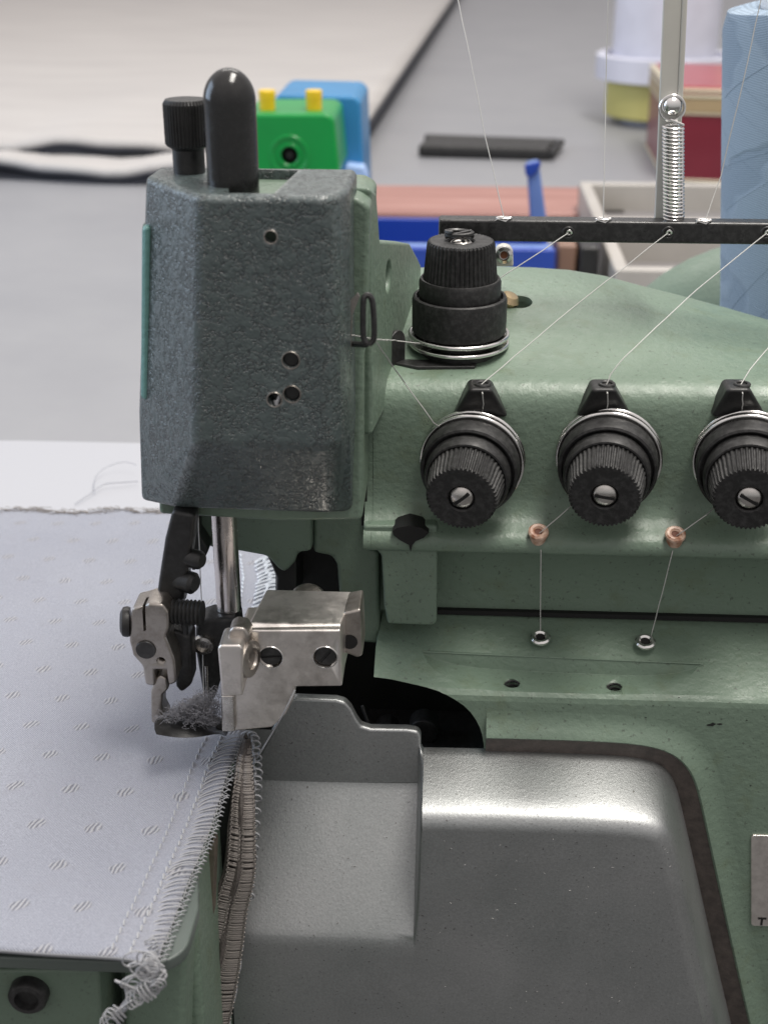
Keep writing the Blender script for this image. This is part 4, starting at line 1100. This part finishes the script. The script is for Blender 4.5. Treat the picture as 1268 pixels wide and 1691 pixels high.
# quilted pads
M_pad = mat('off_white_cotton', (.60, .57, .55), .85)
setc(M_pad, ramp(M_pad, noise(M_pad, .006, 4, .5, (1, 4, 1)), [(.3, (.43, .415, .405)), (.7, (.49, .475, .46))])); bump(M_pad, noise(M_pad, .01, 4, .5, (1, 3, 1)), .6, 4)
M_edge = mat('dark_navy_edge', (.025, .028, .04), .6)
def pad(label, z, th, vfront, seed, rshift):
    r = thing('padded_cloth', (-300, 1600, TZ), label, 'cloth', 'padded cloths lying on the table')
    rr = random.Random(seed)
    fr = P(100, vfront, 1180); y0 = PZ(100, vfront, z+th).y
    R0 = PZ(588, 232, z+th); R1 = PZ(752, -8, z+th)
    def xri(y): return R0.x+(R1.x-R0.x)*(y-R0.y)/(R1.y-R0.y)+rshift
    def yy0(x): return y0+9*math.sin(x*.016+seed)+4*math.sin(x*.037+seed*2)
    def wob(x): return 2.8*math.sin(x*.036+seed*1.7)+1.5*math.sin(x*.078+seed)
    bm = bmesh.new(); rows = []
    for i in range(60):
        s = (i/59)**2.2; rw = []
        for j in range(70):
            t_ = j/69; y_ = y0+(4200-y0)*s; x = -1500+(xri(y_)+1500)*t_
            ya = yy0(x)+(4200-yy0(x))*s
            rw.append(Vector((x, ya, z+th+(wob(x) if s < .002 else wob(x)*math.exp(-s*14)))))
        rows.append(rw)
    vs = grid(bm, rows)
    o = finish('pad_top', bm, M_pad, r, angle=80); sd = o.modifiers.new('solid', 'SOLIDIFY'); sd.thickness = th*.8*S; sd.offset = -1
    bm = bmesh.new()
    for k_, (dz, rad, dy) in enumerate(((-.6, 1.1, -.5), (-th*.5, .7, .2), (-th+1.2, 1.3, -.5))):
        pts = []
        for j in range(120):
            x = -1500+(xri(y0)+1500)*j/119; pts.append(Vector((x, yy0(x)+dy, z+th+dz+wob(x)+k_*1.0*math.sin(x*.03+seed+k_))))
        for j in range(1, 60):
            s = (j/59)**2.2; y_ = y0+(4200-y0)*s; pts.append(Vector((xri(y_), y_, z+th+dz)))
        tube(bm, pts, rad, 8)
    finish('dark_edging', bm, [M_edge, M_edge][k_ % 2], r)
    bm = bmesh.new(); return r
pad('off-white padded cloth with dark wavy edge, lower of the two on the table', TZ, 9, 284, 2.0, 5)
pad('off-white padded cloth with dark wavy edge, laid on top of the other', TZ+12, 9, 243, 4.3, 0)
# small marks on upper pad
bm = bmesh.new(); p = PZ(224, 168, TZ+21.8); lathe(bm, [(3.2, -.3), (3, .4), (0, .5)], p, n=10)
tag(finish('red_speck', bm, plain('dark_red', (.25, .05, .05)), loc=p), 'tiny dark red speck lying on the white cloth', 'speck')

# green box with yellow buttons, blue case behind
gy = 760
gb = thing('green_device', P(490, 480, gy), 'bright green plastic box with two yellow knobs, behind the machine head', 'plastic box')
M_g = plain('bright_green_plastic', (.0, .25, .045), .3); M_y = plain('yellow_plastic', (.75, .50, .015), .35); M_b = plain('blue_plastic', (.03, .20, .42), .35)
bm = prism_px([(395, 285), (395, 196), (405, 187), (540, 187), (552, 196), (561, 290)], gy, gy+60)
for v_ in bm.verts:
    if v_.co.z < 40: v_.co.z = TZ
o = finish('box_shell', bm, M_g, gb, bevel=3.5, seg=4)
p = P(478, 256, gy); bm = bmesh.new(); lathe(bm, [(5.5, -5), (5.5, 12)], p, (0, 1, 0), 32); cut(o, bm)
bm = bmesh.new(); ringm(bm, p, 10.5, .9, (0, 1, 0), 40); ringm(bm, p, 5.8, 1.0, (0, 1, 0), 40); finish('round_boss', bm, M_g, gb)
bm = bmesh.new(); lathe(bm, [(5.4, 6), (2.6, 5.5), (2.2, 1), (0, .5)], p, (0, 1, 0), 24); finish('socket', bm, M_holes, gb)
for u in (442, 519):
    p = P(u, 187, gy+16); bm = bmesh.new(); lathe(bm, [(4.6, -4), (4.6, 8), (4.9, 8.5), (4.9, 13), (0, 13.2)], (p.x, gy+16, P(u, 186, gy+12).z-1), (0, 0, 1), 10); finish('knob', bm, M_y, gb, bevel=.5)
by = 830
bx = thing('blue_case', P(560, 480, by), 'blue plastic case with sloping side, right behind the green box', 'plastic case')
bm = prism_px([(440, 300), (452, 162), (462, 155), (585, 158), (596, 168), (607, 300)], by, by+70)
for v_ in bm.verts:
    if v_.co.z < 40: v_.co.z = TZ
finish('case_shell', bm, M_b, bx, bevel=5, seg=4)
bm = prism_px([(568, 283), (572, 272), (600, 276), (606, 290), (606, 305), (566, 305)], by-12, by+2); finish('case_latch', bm, plain('light_blue_clip', (.35, .5, .8)), bx, bevel=1)

# black folded tool
bm = bmesh.new()
p0, p1, p2, p3 = PZ(690, 256, TZ+2), PZ(905, 262, TZ+2), PZ(917, 242, TZ+2), PZ(700, 234, TZ+2)
poly_prism(bm, [Vector((p.x, p.y, TZ+.5)) for p in (p0, p1, p1+Vector((4, 34, 0)), p0+Vector((4, 34, 0)))], (0, 0, 11))
o = bm
bt_ = thing('black_case', (p0+p1)/2, 'flat black hinged tool case lying on the grey table', 'case')
finish('lower_half', bm, M_rub, bt_, bevel=3, seg=3)
bm = bmesh.new(); poly_prism(bm, [Vector((p.x, p.y, TZ+.5)) for p in (p0+Vector((8, 44, 0)), p1+Vector((8, 44, 0)), p2+Vector((4, 6, 0)), p3+Vector((0, 6, 0)))], (0, 0, 9)); finish('upper_half', bm, M_rub, bt_, bevel=2.5, seg=3)
bm = bmesh.new(); tube(bm, [p1+Vector((2, 0, 4)), p2+Vector((6, 4, 4))], 3.5, 8); finish('hinge', bm, M_rub, bt_)

# red wooden board
M_wood = mat('worn_red_wood', (.30, .10, .075), .5)
setc(M_wood, ramp(M_wood, noise(M_wood, .03, 5, .6, (.25, 3, 3)), [(.3, (.26, .115, .095)), (.6, (.38, .20, .17)), (.8, (.50, .34, .30))]))
yb_ = PZ(800, 350, TZ+14).y; yb2 = PZ(800, 306, TZ+14).y
bm = bmesh.new(); box(bm, PZ(500, 330, TZ).x, PZ(1010, 330, TZ).x, yb_, yb2, TZ, TZ+14)
tag(finish('wooden_board', bm, M_wood, bevel=3, seg=3, loc=((PZ(800, 330, TZ).x, yb_, TZ))), 'worn reddish wooden board lying across the table behind the blue bin', 'board')
bm = bmesh.new(); box(bm, PZ(560, 350, TZ).x, PZ(1000, 350, TZ).x, yb_-22, yb_-2, TZ, TZ+6)  # dark strip put in for the shade beneath the board
tag(finish('board_shade_strip', bm, M_dark, bevel=1, loc=((PZ(800, 350, TZ).x, yb_, TZ))), 'dark strip standing in for the shade beneath the front of the wooden board', 'shade strip')

# blue bin
M_bin = plain('royal_blue_plastic', (.018, .06, .36), .35); M_binl = plain('light_blue_plastic', (.16, .26, .56), .35)
byb = 880; zr = P(750, 362, byb).z
bn = thing('parts_bin', (P(750, 400, byb).x, byb-40, TZ), 'royal blue open plastic bin with upright divider, behind the thread guide bar', 'bin')
bm = bmesh.new(); x0, x1 = P(560, 380, byb).x, P(905, 380, byb).x
box(bm, x0, x1, byb, byb+5, TZ, zr); box(bm, x0, x0+4, 782, byb, TZ, zr-10); box(bm, x1-4, x1, 782, byb, TZ, zr-14); box(bm, x0, x1, 785, byb, TZ, TZ+5)
finish('bin_walls', bm, M_bin, bn, bevel=1)
bm = bmesh.new(); z1 = P(750, 405, 790).z; box(bm, x0, P(915, 420, 790).x, 782, 788, TZ, z1); finish('bin_front', bm, M_bin, bn, bevel=1)
bm = bmesh.new(); box(bm, x0, x1-3, 788.5, 800, z1-5, z1-1); finish('front_rim', bm, M_binl, bn, bevel=.8)
bm = prism_px([(870, 272), (890, 268), (903, 366), (876, 366)], byb-4, byb+10); finish('upright_divider', bm, M_binl, bn, bevel=1.2)
bm = prism_px([(866, 272), (892, 266), (893, 274), (880, 290), (868, 290)], byb-7, byb-3.5); finish('divider_hook', bm, M_bin, bn, bevel=.8)
# small clutter beyond the bin
bm = bmesh.new(); box(bm, P(918, 425, 800).x, P(950, 425, 800).x, 790, 840, TZ, P(930, 404, 790).z); tag(finish('wooden_block', bm, plain('tan_wood', (.22, .13, .09)), bevel=2, loc=P(930, 425, 800)), 'small brown block between the blue bin and the beige tray', 'block')
bm = bmesh.new(); box(bm, P(953, 425, 800).x, P(985, 425, 800).x, 785, 850, TZ, P(960, 404, 790).z); tag(finish('black_box', bm, M_black, bevel=2, loc=P(970, 425, 800)), 'small black box beside the beige tray', 'box')

# beige tray
M_beige = plain('beige_plastic', (.42, .40, .37), .45); M_bin2 = plain('grey_tray_floor', (.22, .21, .21), .5)
tz1 = -6
y1 = PZ(1100, 300, tz1).y; y2 = PZ(1100, 398, tz1).y; y3 = 760
x0 = PZ(985, 370, tz1).x; x1 = x0+240
tr = thing('sorting_tray', (x0+60, 860, TZ), 'beige plastic sorting tray with compartments, behind the spring post', 'tray')
bm = bmesh.new()
ym = PZ(1100, 358, tz1).y
for a, b_ in ((y1-8, y1), (ym-9, ym), (ym-42, ym-33), (y3, y3+8)): box(bm, x0, x1, a, b_, TZ+1, tz1)
for a in (x0, x0+118, x1-9):
    box(bm, a, a+9, y3+.5, y1-.5, TZ+1, tz1-.3)
finish('tray_walls', bm, M_beige, tr, bevel=2, seg=3)
bm = bmesh.new(); box(bm, x0+1, x1-1, y3+1, y1-1, TZ+.5, TZ+14); finish('tray_floor', bm, M_bin2, tr)

# white tub with yellow band
ty = PZ(1075, 203, TZ).y+10; tx = PZ(1078, 190, TZ).x
def tr_(u0, v0): return abs(P(u0, v0, ty).x-tx)
def tz_(v0): return P(1060, v0, ty).z
tb = thing('white_tub', (tx, ty, TZ), 'white round plastic tub with wide flange and yellow band, far right background', 'tub')
M_wp = plain('white_plastic_tub', (.60, .61, .70), .4)
rb = tr_(1024, 190); bm = bmesh.new(); lathe(bm, [(rb-2, TZ), (rb, TZ+3), (rb, tz_(165))], (tx, ty, 0), n=64); finish('tub_foot', bm, M_wp, tb)
ry_ = tr_(1001, 150); bm = bmesh.new(); lathe(bm, [(ry_-2, tz_(170)-12), (ry_, tz_(170)-10), (ry_, tz_(120)), (ry_-3, tz_(120)+1)], (tx, ty, 0), n=64); finish('yellow_band', bm, plain('dull_yellow', (.50, .46, .16), .6), tb)
rf = tr_(985, 90); zf1 = tz_(112); zf2 = tz_(82)
bm = bmesh.new(); lathe(bm, [(rf-3, zf1-10), (rf, zf1-9), (rf, zf2-4), (rf-4, zf2-2), (rf-9, zf2-3), (rf-10, zf2-9), (10, zf2-9)], (tx, ty, 0), n=64); finish('tub_flange', bm, M_wp, tb)
rt = tr_(1015, 30); bm = bmesh.new(); lathe(bm, [(rt, zf2-9), (rt, CH+40), (rt-6, CH+40), (rt-6, CH)], (tx, ty, 0), n=64); finish('tub_barrel', bm, M_wp, tb)

# red tin
yt = PZ(1097, 299, TZ).y; xt = PZ(1097, 299, TZ).x
bk = PZ(1066, 242, TZ)
th_ = math.atan2(bk.x-xt, bk.y-yt)
tin = thing('red_tin', (xt+110, yt+90, TZ), 'dark red rectangular tin with gold-striped lid, behind the blue thread cone', 'tin')
D_ = Vector((math.sin(th_), math.cos(th_), 0)); E_ = Vector((math.cos(th_)*1, -.16, 0)).normalized()
LD = (bk-Vector((xt, yt, TZ))).length
def tinbox(bm, o0, g_, z0, z1):
    c_ = Vector((xt, yt, 0))
    pts = [c_-D_*g_-E_*g_, c_-D_*g_+E_*(230+g_), c_+D_*(LD+g_)+E_*(230+g_), c_+D_*(LD+g_)-E_*g_]
    poly_prism(bm, [Vector((p.x, p.y, z0)) for p in pts], (0, 0, z1-z0))
zz = lambda v: P(1097, v, yt).z
M_red = plain('dark_red_tin', (.16, .012, .025), .35, .2); M_redl = plain('red_lid', (.36, .035, .045), .3, .3); M_gold = plain('pale_gold', (.55, .50, .36), .35); M_goldd = plain('antique_gold', (.36, .27, .15), .4)
bm = bmesh.new(); tinbox(bm, 0, 0, TZ, zz(180)); finish('tin_body', bm, M_red, tin, bevel=2)
bm = bmesh.new(); tinbox(bm, 0, 1.5, zz(188), zz(184)); tinbox(bm, 0, 2.6, zz(160), zz(154)); tinbox(bm, 0, 2.6, zz(150), zz(145)); tinbox(bm, 0, 1, TZ+.5, TZ+3); finish('gold_stripes', bm, M_gold, tin, bevel=.8)
bm = bmesh.new(); tinbox(bm, 0, 1.8, zz(184)+.1, zz(160)-.1); finish('lid_band', bm, M_goldd, tin, bevel=.5)
bm = bmesh.new(); tinbox(bm, 0, 1.5, zz(154), zz(150)); tinbox(bm, 0, -3, zz(145)-.5, zz(141)); finish('lid_top', bm, M_redl, tin, bevel=2, seg=3)

bpy.context.view_layer.update()
